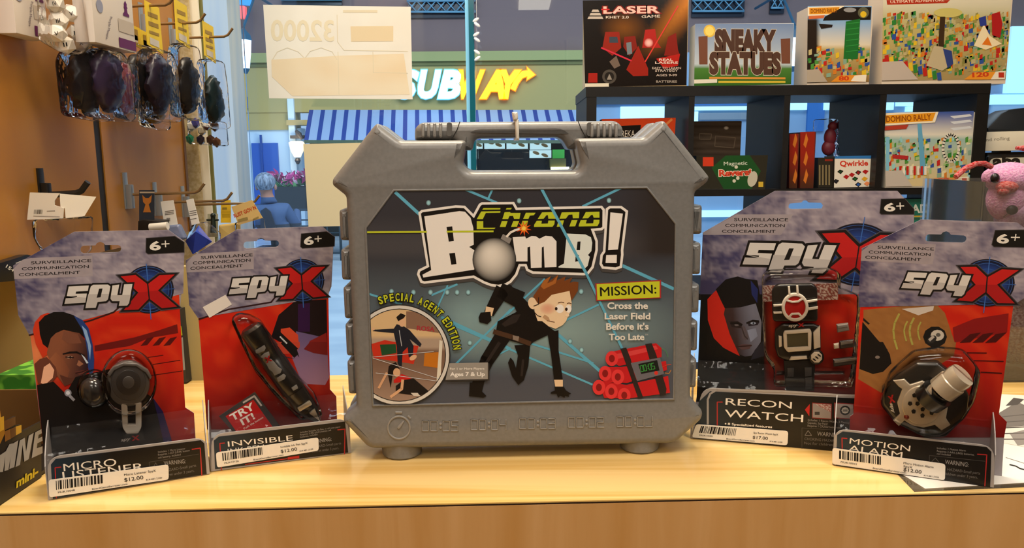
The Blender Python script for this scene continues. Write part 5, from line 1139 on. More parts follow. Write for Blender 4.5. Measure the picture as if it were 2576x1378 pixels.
# packets on the long steel hooks
def tagged(label, tagquad, pl, name='tagged_packet', col='#e6e0d6'):
    o = thing(name, pl.hit(tagquad[3][0], 640), label, 'packet', 'packets on the lower hooks')
    t = MB().slabpx(pl, tagquad, .001, 0).build('paper_tag', mat('tag_' + col, col, .6), o)
    return o, t
o, t = tagged('white-tagged packet with a pale blue film, nearer the panelling joint', [(404, 507), (436, 503), (447, 566), (414, 570)], yplane(1.2))
P = Print(yplane(1.2), lift=.0003); [P.line([(415, 532 + d), (437, 529 + d)], 1.6, '#5f5a55') for d in (0, 4, 8)]; P.poly(rect(419, 548, 428, 556), '#8a8580'); P.build('tag_print', t)
MB().slabpx(yplane(1.195), rounded([(414, 568), (448, 564), (466, 600), (440, 612), (418, 585)], 5), .014, .004).build('blue_film', clear('blue_film', '#b9c9ee', .06, .1, haze=.35, hazecol='#a9b8e2'), o)
o, t = tagged('blue gem packet with a narrow white tag, beside the column', [(468, 503), (486, 499), (502, 562), (482, 566)], yplane(1.25))
P = Print(yplane(1.25), lift=.0003); [P.line([(477, 532 + d), (494, 529 + d)], 1.6, '#5f5a55') for d in (0, 5, 10, 20)]; P.build('tag_print', t)
mb = MB(); gp = yplane(1.25); c = gp.hit(503, 600)
vs = [gp.hit(*p, d) for p, d in (((492, 580), .02), ((466, 605), 0), ((485, 640), .012), ((533, 606), 0.004), ((525, 562), -.01))]; vs += [v + Vector((0, .03, 0)) for v in vs]
mb.add([gp.hit(492, 582, .02), gp.hit(466, 606, 0), gp.hit(485, 640, .012), gp.hit(534, 608, 0), gp.hit(500, 566, -.01), gp.hit(505, 600, -.03)], [(0, 1, 2), (0, 2, 3), (4, 1, 0), (4, 0, 3), (1, 5, 2), (2, 5, 3), (4, 5, 1), (4, 3, 5)])
mb.build('blue_gem', mat('royal_blue_gem', '#1c3fae', .12, spec=.7), o)
MB().slabpx(gp.shift(.005), rounded([(480, 564), (506, 560), (540, 590), (538, 618), (490, 646), (462, 608)], 5), .034, .008).build('clear_bag', BAG, o)
o, t = tagged('navy card with an orange figure in a clear packet, on the long hook', [(350, 478), (388, 478), (388, 554), (350, 556)], yplane(1.18), col='#232b38')
P = Print(yplane(1.18), lift=.0003); P.poly([(358, 490), (366, 498), (374, 498), (382, 490), (380, 508), (374, 514), (380, 534), (360, 534), (366, 514), (360, 508)], '#b5702f'); P.line([(352, 484), (388, 484)], 4, '#b9a890'); P.build('tag_print', t)
b = MB().slabpx(yplane(1.17), [(347, 556), (360, 552), (404, 556), (404, 590), (346, 590)], .03, .001).build('black_carton', mat('black_carton', '#1a1716', .4), o)
MB().tube([yplane(1.16).hit(378, 572), yplane(1.16).hit(422, 568)], .006, 14).build('white_roll', mat('white_roll', '#d8d2c8', .5), o)
o, t = tagged('tan packet with red lettering at the tip of the lower hook', [(582, 520), (634, 503), (661, 548), (600, 566)], yplane(1.40), col='#c9a968')
P = Print(yplane(1.40), lift=.0003); P.text('RUST GOV N', (590, 548), (645, 525), 9, '#b8401c', .03); P.line([(600, 555), (622, 549)], 7, '#8f7a44'); P.line([(637, 552), (650, 546)], 4, '#8f7a44'); P.build('tag_print', t)
MB().slabpx(yplane(1.39), rounded([(588, 560), (660, 548), (666, 600), (590, 612)], 6), .016, .005).build('clear_bag', BAG, o)
o, t = tagged('yellow-carded packet next to the tan one with red lettering', [(556, 503), (580, 503), (581, 560), (555, 560)], yplane(1.42), col='#d9b321')
P = Print(yplane(1.42), lift=.0003); P.line([(560, 524), (570, 524)], 5, '#8f7a30'); P.line([(560, 542), (577, 542)], 8, '#b5941f'); P.build('tag_print', t)
MB().slabpx(yplane(1.415), rounded([(548, 566), (600, 560), (602, 612), (552, 612)], 6), .014, .004).build('sand_fill', mat('sand_coloured', '#c7ab66', .6), o)
o, t = tagged('black and green figure packet between blue gem and yellow card', [(522, 538), (548, 538), (548, 596), (522, 596)], yplane(1.44), col='#b9b89a')
mb = MB(); pz = yplane(1.43); mb.tube([pz.hit(536, 545), pz.hit(537, 585)], [.004, .006], 8); mb.tube([pz.hit(520, 553), pz.hit(550, 553)], .002, 6); mb.ball(pz.hit(536, 542), .005, 10, 8); mb.build('dark_figure', mat('dark_green_figure', '#16241c', .4), o)
# black pack low on the panelling
o = thing('black_pack', xhit(30, 690, -.585), 'black pack with white figures low on the panelling, behind the listener pack', 'pack')
MB().slabpx(WX(-.585), [(-20, 668), (70, 640), (98, 648), (96, 700), (-20, 712)], .012, .0006, res=1).build('carton', mat('black_pack_card', '#15161a', .35), o)
P = Print(WX(-.585), lift=.0004); P.text('15+', (14, 672), (34, 686), 7, '#d8d4cc', .02, upv=(.6, -1)); P.line([(40, 662), (58, 655)], 2, '#c9c5bd'); P.build('carton_print', o)
# slim box standing behind the listener pack
o = thing('slim_box', zhit(456, 966), 'slim dark box with a yellow-green band standing behind the listener pack', 'box')
bp = yplane(zhit(456, 966).y)
MB().slabpx(bp, [(425, 782), (452, 778), (470, 962), (438, 968)], .02, .0006, res=1).build('carton', mat('slim_box_card', '#23262c', .4), o)
P = Print(bp, lift=.0003); P.poly([(446, 822), (456, 820), (459, 843), (449, 845)], '#a9b02a'); P.poly([(452, 850), (460, 848), (466, 930), (458, 932)], '#8d8f90'); P.build('carton_print', o)

# ------------------------------------------------------------------ display box and green boxes at the counter's end
MX = (zhit(0, 1269).x + zhit(97, 1209).x) / 2; MP = WX(MX)
o = thing('display_carton', (MX - .06, .67, 0), 'black open display carton reading MINE with stepped gold and brown rim', 'display box')
ztop = lambda p: MP.uv(*p)
face = [MP.uv(-60, 1310), MP.uv(105, 1203), MP.uv(103, 1060), MP.uv(55, 1085), MP.uv(53, 1067), MP.uv(39, 1070), MP.uv(39, 1046), MP.uv(0, 1068), MP.uv(-60, 1100)]
face = [(y, max(z, .0006)) for y, z in face]
s = MB().slab(MP, [face], .002, 0).build('carton_side', mat('black_display_card', '#1d1917', .4), o)
P = Print(MP, lift=.0003)
D = fn_of((0, 1035), 4.017)
for c, L in (('#a8741f', [(0, 140), (45, 100), (50, 220), (0, 330)]), ('#6b4420', [(40, 95), (155, 50), (158, 130), (45, 190)]), ('#d8a632', [(0, 60), (40, 45), (42, 180), (0, 205)]), ('#8a5a26', [(48, 200), (105, 175), (108, 275), (50, 305)]), ('#d9a52e', [(160, 150), (217, 135), (217, 210), (162, 240)]), ('#6b4420', [(108, 175), (160, 150), (162, 242), (108, 275)])): P.poly(D(L), c)
SLV = '#a9a49d'
for L in ([(0, 440), (60, 400), (30, 610), (0, 612)], [(55, 410), (95, 330), (130, 320), (85, 590), (45, 600)], [(120, 330), (185, 290), (145, 560), (95, 580)], [(200, 292), (236, 272), (203, 537), (157, 560)], [(292, 243), (340, 215), (290, 480), (246, 506)], [(222, 280), (250, 264), (272, 490), (246, 505)], [(355, 210), (430, 170), (430, 215), (390, 235), (385, 275), (430, 250), (430, 295), (378, 320), (372, 370), (430, 350), (430, 420), (320, 470)]): P.poly(D(L), SLV)
P.text('mini-', D([(165, 770)])[0], D([(385, 635)])[0], 22, '#d9bf1f', .04, upv=(.05, -1))
P.build('carton_print', s)
MB().slab(WX(MX - .12), [[(.56, .0006), (.76, .0006), (.76, .055), (.56, .05)]], .002, 0).build('carton_side', mat('black_display_card', '#1d1917', .4), o)
simple_box('carton_floor', (MX - .12, .56, .001), (MX - .002, .735, .004), mat('black_display_card', '#1d1917', .4), o)
simple_box('carton_back', (MX - .12, .733, .001), (MX - .002, .735, .06), mat('brown_card', '#6b4a22', .5), o)
g = simple_box('gold_pack', (MX - .05, .60, .005), (MX - .020, .645, .118), mat('gold_foil_pack', '#d29a2a', .35), label='gold pack sticking up from the black display carton', cat='pack')
for i, (x0, x1, z, y, lab) in enumerate(((-.52, -.395, .048, .752, 'green game box reading DISCOVER, lower of two behind the display carton'), (-.53, -.40, .070, .764, 'green game box with speckled top, upper of two behind the display carton'))):
    z0 = .0005 if i == 0 else .0485
    b = simple_box('green_box', (x0, y, z0), (x1, y + .07, z0 + (.0475 if i == 0 else .018)), noisy('grass_green_%d' % i, '#2f6d1d', '#6fae36', (60, 60, 60), .5, 1, lo=.45, hi=.55), label=lab, cat='box', group='green boxes at the end of the counter')
    if i == 0:
        P = Print(yplane(y), lift=.0004); P.text('DISCOVER THE', (48, 1031), (125, 1031), 6, '#b9c98a', .02); P.poly(rect(30, 1018, 140, 1022), '#a8b02e'); P.build('box_print', b)
# ================================================================== black cube shelf with games by the window
BLK = noisy('black_shelf_laminate', '#0a0807', '#0e0b0a', (40, 3, 40), .5, 2, spec=.3)
SY0, SY1 = 1.90, 2.20; SP = yplane(SY0); ZT = .446
sx = lambda px: SP.hit(px, 350).x
sh = thing('cube_shelf', (.66, 2.05, FLOOR_Z), 'black open cube shelf standing in front of the window', 'shelf')
posts = [(1475, 1500), (1731, 1745), (1969, 1984), (2208, 2224), (2450, 2481)]
zrows = [ZT, SP.hit(1900, 476).z, SP.hit(1900, 476).z - .26, SP.hit(1900, 476).z - .52, SP.hit(1900, 476).z - .78]
for i, (a, b) in enumerate(posts): simple_box('upright', (sx(a), SY0, FLOOR_Z), (sx(b), SY1, ZT - .024), BLK, sh)
for j, z in enumerate(zrows):
    simple_box('top_board' if j == 0 else 'shelf_board', (sx(1475) - (.0 if j else .002), SY0 - .001, z - (.024 if j == 0 else .016)), (sx(2481), SY1, z), BLK, sh)
def game(nm, label, quad, y, depth, side, art, zb=None, rough=PRINT_GLOSS, m=None):
    """game carton: front face traced as a picture quad (tl, tr, br, bl) at distance y, standing on zb"""
    pl = yplane(y); x0 = pl.hit(*quad[3]).x; x1 = pl.hit(*quad[2]).x; zt = pl.hit(*quad[0]).z
    zb = zb if zb is not None else ZT
    o = simple_box(nm, (x0, y, zb + .0004), (x1, y + depth, zt), mat('carton_' + side, side, .4), label=label, cat='game box', group='board games on the cube shelf')
    clipq = [(q[0], q[1]) for q in quad]; P = Print(pl, lift=.0005, step=.00004, clipto=clipq); art(P, quad); P.build('front_print', o, rough)
    return o
def dots(P, quad, n, seed, cols, s=7):
    R = random.Random(seed); x0 = min(q[0] for q in quad); x1 = max(q[0] for q in quad); y0 = min(q[1] for q in quad); y1 = max(q[1] for q in quad); z = P.z
    for i in range(n):
        x = R.uniform(x0, x1); y = R.uniform(y0, y1); w = s * R.uniform(.5, 1.4); h = s * R.uniform(.5, 1.5)
        P.poly([(x, y), (x + w, y - h * .3), (x + w, y + h), (x, y + h * 1.2)], R.choice(cols)); P.z = z + (i % 12) * P.step
    P.z = z + 13 * P.step
DOM = ['#b5271f', '#d8b42a', '#2f7a34', '#2e4f94', '#b5a878', '#4a8a3a', '#c9782a', '#7f9f8a']
def art_laser(P, q):
    P.field(q, lambda x, y: lerp('#120c0a', '#c4761e', max(0, 1 - abs((x - 1690) + (y - 60) * .75) / 55) * max(0, 1 - y / 150) + .3 * max(0, 1 - math.hypot((x - 1570) / 1.4, y - 70) / 45)), 30, 22)
    L = fn_of((1280, 0), 3.994)
    for pts, c in (([(940, 480), (970, 320), (1110, 320), (1130, 480), (1040, 560)], '#8a2316'), ([(1010, 370), (1090, 370), (1100, 430), (1010, 430)], '#39424e'), ([(1150, 470), (1160, 370), (1270, 360), (1290, 480), (1210, 560)], '#7a1f15'), ([(1180, 430), (1230, 420), (1240, 540), (1190, 550)], '#6d7880'),
                   ([(1340, 480), (1370, 300), (1470, 290), (1490, 420), (1530, 480)], '#a5221c'), ([(1560, 560), (1600, 370), (1680, 330), (1700, 500), (1720, 560)], '#7d1c12'), ([(1180, 700), (1300, 460), (1400, 690), (1400, 760), (1250, 765)], '#8f1f14'), ([(1010, 620), (1080, 560), (1120, 660), (1060, 690)], '#6a5a50'), ([(1480, 590), (1720, 540), (1700, 660), (1560, 690)], '#a81d15')): P.poly(L(pts), c)
    P.line(L([(930, 480), (1230, 610)]), 4, '#c42b3f'); P.line(L([(1370, 620), (1700, 60)]), 3, '#cf3a30'); P.glow(*L([(1405, 430)])[0], 12, 12, '#f2b8b0', '#a5221c', n=14, rings=3)
    P.text('LASER', *L([(950, 135), (1520, 130)]), 17, '#e3b5a8', .03, '#7a1a14', 1.6); P.line(L([(930, 95), (1010, 95)]), 3, '#c42b2b')
    P.text('KHET 2.0', *L([(975, 185), (1205, 185)]), 6, '#d8c8ba', .02); P.text('GAME', *L([(1335, 180), (1520, 175)]), 6.5, '#cfc0b2', .02)
    for i, (y, w) in enumerate(((110, 40), (145, 60), (180, 80))): P.poly(L([(870 - w, y + 10), (870 - w + 12, y - 14), (870 + w - 12, y - 14), (870 + w, y + 10)]), '#b9aca0')
    for t, y, a, b, c in (('REAL', 610, 1510, 1650, '#e0c8bc'), ('LASERS', 640, 1470, 1700, '#e0c8bc'), ('EASY TO LEARN', 695, 1440, 1730, '#b9a89c'), ('STRATEGY', 720, 1470, 1700, '#b9a89c'), ('AGES 9-99', 765, 1480, 1690, '#b9a89c'), ('BATTERIES', 830, 1480, 1690, '#a09488')): P.text(t, *L([(a, y), (b, y)]), 5.4, c, .02)
    P.poly(L([(800, 735), (890, 735), (890, 830), (795, 830)]), '#9c2018'); P.ell(*L([(1010, 770)])[0], 18, 18, '#4a443e', n=22); P.ell(*L([(1010, 770)])[0], 12, 12, '#201c19', n=18); P.poly(L([(985, 800), (1010, 740), (1038, 800)]), '#8a8278')
    P.poly(L([(765, 838), (1005, 835), (1005, 872), (765, 885)]), '#d8d0bc')
def art_sneaky(P, q):
    P.field(q, lambda x, y: lerp('#6f86ad', '#b3bfc9', (y - 60) / 100) if y < 165 else lerp('#4b7a33', '#2f5e22', (y - 165) / 45), 8, 14)
    P.ell(1785, 78, 15, 16, '#d9b44a', n=20); P.ell(1785, 78, 11, 12, '#e8cf6a', n=18)
    for x0, x1, y0, y1 in ((1757, 1780, 92, 162), (1964, 1988, 98, 160)): P.poly([(x0, y0), (x1, y0 - 2), (x1, y1), (x0 + 2, y1)], '#6e4534')
    P.text('SNEAKY', (1797, 130), (1952, 132), 52, '#4a3228', .07, '#c9bfae', 1.5); P.text('STATUES', (1784, 183), (1965, 184), 48, '#4f362b', .07, '#c9bfae', 1.5)
    P.line([(1785, 196), (1975, 197)], 5, '#c98a3a'); P.line([(1808, 206), (1975, 206)], 5, '#c9b03a'); P.poly([(1746, 200), (1804, 199), (1804, 208), (1746, 210)], '#d6d2c2')
def art_domino_small(P, q):
    P.field(q, lambda x, y: '#241a14' if (x < 2060 and y > 50) else (lerp('#7fa6cf', '#d9cdb4', (y - 55) / 60) if y < 120 else lerp('#b9a468', '#8a6a3a', (y - 120) / 85)), 14, 16)
    P.poly([(2032, 18), (2123, 14), (2118, 36), (2032, 40)], '#e8dcc0'); P.poly([(2036, 20), (2112, 18), (2108, 34), (2036, 36)], '#d9901f'); P.poly([(2034, 40), (2075, 38), (2072, 46), (2034, 48)], '#c9683a'); P.poly([(2120, 18), (2192, 18), (2190, 50), (2070, 52), (2075, 42)], '#1d1712')
    P.text('DOMINO RALLY', (2040, 33), (2106, 31), 10, '#8a4a10', .02); P.ell(2172, 32, 14, 14, '#5b5a44', n=18); P.ell(2172, 36, 8, 8, '#d9b42a', n=12); P.ell(2138, 25, 16, 6, '#8f8f8f', n=14)
    dots(P, [(2030, 118), (2185, 118), (2185, 188), (2030, 188)], 90, 3, DOM, 9); P.poly([(2128, 54), (2164, 47), (2158, 148), (2122, 148)], '#1f6a2c'); [P.line([(2128, 60 + i * 14), (2162, 56 + i * 14)], 2, '#2f8a3e') for i in range(6)]
    P.poly([(2060, 60), (2095, 62), (2093, 68), (2066, 72)], '#241a14'); P.poly([(2020, 176), (2060, 174), (2082, 206), (2018, 208)], '#a89c8c'); P.poly([(2090, 206), (2110, 190), (2178, 188), (2178, 206)], '#d98a2a'); P.text('80', (2110, 202), (2136, 202), 10, '#c4401c', .04); P.poly([(2140, 204), (2150, 190), (2180, 188), (2178, 206)], '#e6ddca')
def art_domino_big(P, q):
    P.field(q, lambda x, y: lerp('#d9d2bc', '#a8a468', (y - 0) / 60) if y < 60 else lerp('#b9ac6c', '#a08a5a', (y - 60) / 130), 14, 10)
    P.poly([(2230, 0), (2390, 0), (2382, 8), (2232, 12)], '#a8321f'); P.text('ULTIMATE ADVENTURE', (2240, 8), (2375, 3), 6.5, '#e8c8b0', .02)
    dots(P, [(2225, 30), (2540, 30), (2530, 180), (2220, 180)], 640, 5, DOM + ['#a89a62', '#8f8848', '#7d7a3e', '#a09260'], 8)
    for i in range(12): P.poly([(2225 + i * 12, 140 + i * 4), (2235 + i * 12, 137 + i * 4), (2237 + i * 12, 158 + i * 4), (2227 + i * 12, 160 + i * 4)], DOM[i % 4])
    P.ell(2385, 32, 36, 12, '#c4b86a', n=20); P.poly([(2365, 42), (2378, 42), (2374, 118), (2360, 118)], '#3a2a1a'); P.poly([(2330, 165), (2350, 115), (2372, 118), (2390, 165), (2370, 178)], '#b9aa88'); P.poly([(2372, 122), (2394, 128), (2398, 160), (2384, 172)], '#2e3f7a')
    P.poly([(2450, 115), (2475, 60), (2490, 90), (2520, 110), (2480, 125)], '#e8d8b0'); P.poly([(2470, 112), (2485, 92), (2495, 115)], '#d9741f'); P.poly([(2495, 35), (2515, 30), (2522, 60), (2516, 95), (2496, 88)], '#a81d1f'); P.poly([(2462, 45), (2480, 40), (2482, 64), (2466, 66)], '#2a3a8a')
    P.poly([(2218, 156), (2270, 153), (2310, 200), (2216, 203)], '#b9aca0'); P.poly([(2425, 200), (2450, 182), (2510, 180), (2505, 200)], '#e0912a'); P.text('120', (2446, 194), (2488, 192), 11, '#c4401c', .04); P.poly([(2492, 200), (2505, 180), (2530, 178), (2528, 200)], '#e6ddca'); P.poly(rect(2512, 182, 2526, 195), '#b8321f')
def art_rally(P, q):
    P.field(q, lambda x, y: lerp('#34509a', '#d9d4c4', (y - 285) / 55) if y < 340 else lerp('#8fb4b0', '#c9b88a', (y - 340) / 110), 12, 16)
    for y in (292, 306, 322): P.poly([(2390, y), (2440, y - 5), (2446, y), (2400, y + 6)], '#cdd2d8')
    dots(P, [(2222, 345), (2438, 345), (2436, 440), (2220, 440)], 190, 8, DOM + ['#8fc4c4', '#d9d0a8', '#9ab87a'], 8)
    P.line(ellipse(2392, 372, 20, 34, 24), 7, '#d5d0c0', True); P.poly([(2308, 312), (2318, 310), (2330, 440), (2316, 440)], '#5f9fc0'); P.poly([(2228, 345), (2238, 345), (2236, 430), (2228, 430)], '#7ab4cc')
    P.poly([(2245, 388), (2285, 392), (2285, 402), (2245, 398)], '#a82a2a'); [P.poly([(2262 + i * 9, 418), (2268 + i * 9, 417), (2268 + i * 9, 440), (2262 + i * 9, 440)], '#b5271f' if i % 2 == 0 else '#e0d8c8') for i in range(8)]
    P.poly([(2222, 285), (2362, 278), (2352, 308), (2222, 316)], '#eadfc4'); P.poly([(2226, 290), (2354, 283), (2346, 304), (2226, 311)], '#dd941f'); P.text('DOMINO RALLY', (2230, 307), (2342, 301), 14, '#8f4a10', .03); P.poly([(2222, 318), (2286, 313), (2280, 324), (2222, 328)], '#a83a2a')
    P.poly([(2213, 430), (2268, 428), (2295, 468), (2213, 470)], '#b9b0a6'); P.poly([(2330, 465), (2350, 448), (2405, 446), (2400, 466)], '#e0912a'); P.text('88', (2358, 459), (2388, 457), 10, '#c4401c', .05); P.poly([(2395, 466), (2410, 446), (2437, 444), (2436, 466)], '#e6ddca'); P.poly(rect(2420, 448, 2432, 461), '#b8321f')
g = game('game_box', 'black and red LASER game box with sphinx art, on top at the shelf end', [(1466, 1), (1731, -2), (1727, 214), (1472, 219)], 1.93, .07, '#cfb27a', art_laser)
game('game_box', 'SNEAKY STATUES game box with brown stone letters', [(1749, 60), (1996, 60), (1990, 212), (1746, 217)], 1.92, .06, '#c9d0d6', art_sneaky)
game('game_box', 'small domino game box with a green slide, between two wider boxes', [(2032, 15), (2193, 15), (2186, 206), (2030, 209)], 1.92, .09, '#cdbfae', art_domino_small)
game('game_box', 'large domino game box with a crowded colourful scene, top corner of the shelf', [(2222, -30), (2546, -30), (2530, 199), (2218, 204)], 1.92, .10, '#d9c9b4', art_domino_big)
Z1 = zrows[1]
game('game_box', 'DOMINO RALLY game box with blue sky art, in the end cubby', [(2224, 284), (2450, 279), (2438, 466), (2228, 470)], 1.905, .08, '#c9c4b8', art_rally, Z1)
def art_eureka(P, q):
    P.poly([(1500, 290), (1705, 290), (1705, 560), (1500, 560)], '#d9471c'); P.poly([(1538, 318), (1612, 314), (1606, 420), (1538, 420)], '#17110e'); P.text('EUREKA', (1546, 346), (1597, 344), 17, '#d8cfc0', .0, shear=.1); P.line([(1640, 345), (1690, 300)], 6, '#e88a4a')
game('game_box', 'orange box with a black EKA panel, behind the briefcase shoulder', [(1514, 299), (1700, 296), (1690, 474), (1514, 476)], 1.96, .06, '#c4431f', art_eureka, Z1)
def art_brown(P, q):
    P.field([(1700, 290), (1900, 290), (1900, 500), (1700, 500)], lambda x, y: lerp('#3a2e24', '#54463a', .5 + .5 * math.sin(y * .35 + .6 * math.sin(x * .05))), 10, 30)
    for a in ([(1800, 342), (1850, 346), (1846, 372), (1798, 368)], [(1760, 336), (1790, 337), (1788, 350), (1760, 350)]): P.line(a, 2, '#6b5c4c', True)
    P.glow(1827, 322, 7, 5, '#d8d0c0', '#54463a', n=10, rings=2)
game('game_box', 'dark brown wood-look box standing behind the reversi game', [(1741, 305), (1866, 305), (1858, 476), (1741, 478)], 2.02, .05, '#3d3026', art_brown, Z1)
def art_reversi(P, q):
    P.poly([(1740, 380), (1940, 380), (1940, 490), (1740, 490)], '#2c2a22'); P.poly([(1790, 422), (1828, 389), (1884, 388), (1914, 430), (1890, 476), (1822, 478)], '#1d4a24')
    P.text('Magnetic', (1821, 416), (1880, 414), 9, '#c9cfc0', .01); P.text('Reversi', (1809, 443), (1890, 440), 15, '#c4402a', .04, '#e8d8c8', 1.2); P.poly(rect(1768, 395, 1795, 418), '#c43a22')
    P.ell(1893, 450, 12, 20, '#b9b5a4', rot=15); [P.ell(x, y, 4.5, 4.5, '#c9c4b0', n=10) for x, y in ((1847, 455), (1856, 448), (1852, 420))]; P.poly(rect(1908, 457, 1920, 470), '#c9a83a')
game('game_box', 'flat dark green Magnetic Reversi game lying in the second cubby', [(1752, 392), (1932, 390), (1924, 476), (1750, 479)], 1.93, .06, '#26241d', art_reversi, Z1)
def art_red(P, q):
    x0, x1 = q[0][0], q[1][0]; P.field([(x0 - 5, 320), (x1 + 5, 320), (x1 + 5, 490), (x0 - 5, 490)], lambda x, y: lerp('#8f2418', '#4a2a1c', (y - 390) / 70), 2, 8)
    for y in (350, 395, 440): P.poly([(x0 + 8, y + 14), (x0 + 15, y - 16), (x0 + 20, y), (x0 + 14, y + 22)], '#c4702a')
game('game_box', 'narrow red game box with orange flames, against the third cubby upright', [(1986, 337), (2007, 336), (2005, 472), (1985, 473)], 1.93, .12, '#5c1a12', art_red, Z1)
game('game_box', 'slightly wider red game box beside the narrow one', [(2013, 332), (2050, 331), (2046, 471), (2013, 472)], 1.93, .12, '#5c1a12', art_red, Z1)
def art_qwirkle(P, q):
    P.poly([(2090, 385), (2210, 385), (2210, 480), (2090, 480)], '#dcd6c8'); P.poly([(2090, 385), (2210, 385), (2210, 399), (2090, 399)], '#2f6fb0'); P.text('Qwirkle', (2113, 418), (2184, 416), 13, '#c4301f', .03)
    for x, y, c in ((2113, 432, '#1f3a24'), (2128, 445, '#a81f22'), (2142, 440, '#a81f22'), (2158, 434, '#8f1f20'), (2176, 432, '#a81f22'), (2150, 450, '#1f5a2a'), (2102, 456, '#22242e'), (2174, 450, '#d9a02a'), (2158, 464, '#2a5aa8'), (2180, 462, '#e08a5a')): P.poly([(x - 7, y), (x, y - 6), (x + 9, y - 2), (x + 2, y + 6)], '#1c1614' if c[1] < '9' else c); P.ell(x + 1, y, 4, 3.5, c, n=10)
game('game_box', 'white Qwirkle game box with coloured tiles, third cubby', [(2100, 393), (2198, 391), (2190, 469), (2098, 472)], 1.93, .07, '#2a2620', art_qwirkle, Z1)
game('game_box', 'dark striped box beside the Qwirkle game', [(2058, 397), (2097, 396), (2096, 471), (2058, 472)], 1.94, .09, '#1c1a18', lambda P, q: (P.poly([(2050, 390), (2100, 390), (2100, 480), (2050, 480)], '#2b2822'), [P.poly(rect(2060 + i * 8, 415, 2064 + i * 8, 465), '#7d7050') for i in range(4)], P.poly(rect(2075, 400, 2095, 405), '#8a2a1c')), Z1)
# clear bag with a red toy hanging in the third cubby
o = thing('red_toy_bag', SP.hit(2096, 395) + Vector((0, .1, 0)), 'red toy in a clear bag standing behind the Qwirkle box', 'toy')
bp = yplane(2.03); mb = MB(); c = bp.hit(2088, 345)
for p, r in (((2088, 345), (.016, .012, .024)), ((2094, 318), (.012, .01, .012)), ((2084, 372), (.018, .012, .02))): mb.ball(bp.hit(*p), r, 14, 10)
mb.tube([bp.hit(2090, 320), bp.hit(2102, 302)], [.004, .002], 8); mb.tube([bp.hit(2094, 320), bp.hit(2110, 306)], [.004, .002], 8); mb.build('red_toy', mat('maroon_toy', '#7d2230', .5), o)
MB().slabpx(bp.shift(.02), rounded([(2062, 298), (2112, 298), (2116, 470), (2060, 470)], 8), .05, .008).build('clear_bag', BAG, o)
Z2 = zrows[2]
def art_teal(P, q):
    P.poly([(2180, 480), (2440, 480), (2440, 620), (2180, 620)], '#1f6b5c'); P.text('ADEFY', (2293, 535), (2383, 533), 20, '#d5ddd0', .03); P.line([(2200, 546), (2420, 542)], 4, '#b59a3a'); P.line([(2200, 552), (2420, 549)], 3, '#2f4a3a'); P.ell(2368, 610, 10, 10, '#c49a3a', n=16)
game('game_box', 'teal game box with pale ADEFY lettering, lower cubby', [(2236, 502), (2420, 498), (2414, 700), (2236, 704)], 1.925, .07, '#1c5c50', art_teal, Z2)
# ------------------------------------------------------------------ rack beyond the shelf
rk = thing('dark_rack', (1.35, 2.0, FLOOR_Z), 'dark display rack standing beyond the end of the cube shelf', 'rack')
for z in (SP.hit(2520, 330).z, SP.hit(2520, 470).z, SP.hit(2520, 600).z): pass
RP2 = yplane(1.95)
MB().slabpx(RP2, [(2486, 322), (2520, 286), (2540, 276), (2760, 250), (2760, 332), (2486, 332)], .06, .002, res=1).build('rack_top', mat('rack_dark', '#10171f', .4), rk)
MB().slabpx(RP2, [(2484, 384), (2760, 378), (2760, 640), (2484, 640)], .04, .002, res=1).build('rack_panel', mat('rack_black', '#14110f', .45), rk)
simple_box('rack_post', (RP2.hit(2500, 600).x, 1.96, FLOOR_Z), (RP2.hit(2530, 600).x, 1.99, RP2.hit(2500, 330).z), mat('rack_black', '#14110f', .45), rk)
o = thing('white_carton', RP2.hit(2540, 380), 'white carton with grey printed words, above the pink plush toy', 'carton')
MB().slabpx(RP2.shift(.02), [(2472, 332), (2720, 326), (2720, 376), (2470, 380)], .018, .001, res=1).build('carton', mat('white_carton_card', '#ded8c4', .5), o)
P = Print(RP2.shift(.02), lift=.0004); P.text('and rolling', (2474, 356), (2540, 351), 8, '#8d887c', .0); P.build('carton_print', o)
o = thing('black_sign', RP2.hit(2540, 430), 'black panel with white outlined rounded letters behind the pink plush', 'sign')
MB().slabpx(RP2.shift(.012), rounded([(2486, 392), (2720, 384), (2720, 436), (2486, 444)], 6), .01, .001, res=1).build('sign_panel', mat('sign_black', '#17130f', .4), o)
P = Print(RP2.shift(.012), lift=.0004); P.poly(rounded([(2490, 398), (2700, 392), (2700, 424), (2486, 432)], 14), '#cfcab8'); P.text('aba', (2497, 421), (2570, 419), 30, '#1c1814', .05); P.build('sign_print', o)

# ------------------------------------------------------------------ clear bin of plush toys on the counter
bz = zhit(2545, 962); BX0, BY0 = bz.x - .012, bz.y; BX1 = BX0 + .2; BP = yplane(BY0)
zb = BP.hit(2490, 457).z
o = thing('acrylic_bin', ((BX0 + BX1) / 2, BY0 + .07, 0), 'clear acrylic bin holding plush toys at the end of the counter', 'bin')
ACR = clear('clear_acrylic', '#f6f4f0', .02, .04, haze=.03)
x0b = BP.hit(2478, 457).x
for nm, lo, hi in (('bin_front', (x0b, BY0, .001), (x0b + .22, BY0 + .003, zb)), ('bin_side', (x0b, BY0 + .0035, .001), (x0b + .003, BY0 + .14, zb)), ('bin_back', (x0b + .0035, BY0 + .137, .001), (x0b + .22, BY0 + .14, zb)), ('bin_side', (x0b + .217, BY0 + .0035, .001), (x0b + .22, BY0 + .1365, zb)), ('bin_floor', (x0b + .0035, BY0 + .0035, .001), (x0b + .2165, BY0 + .1365, .004))):
    simple_box(nm, lo, hi, ACR, o)
def fuzzy(name, c, bump=.8):
    m = noisy(name, c, lerp(c, '#ffffff', .18), (380, 380, 380), .9, 3, bump=bump, spec=.1); return m
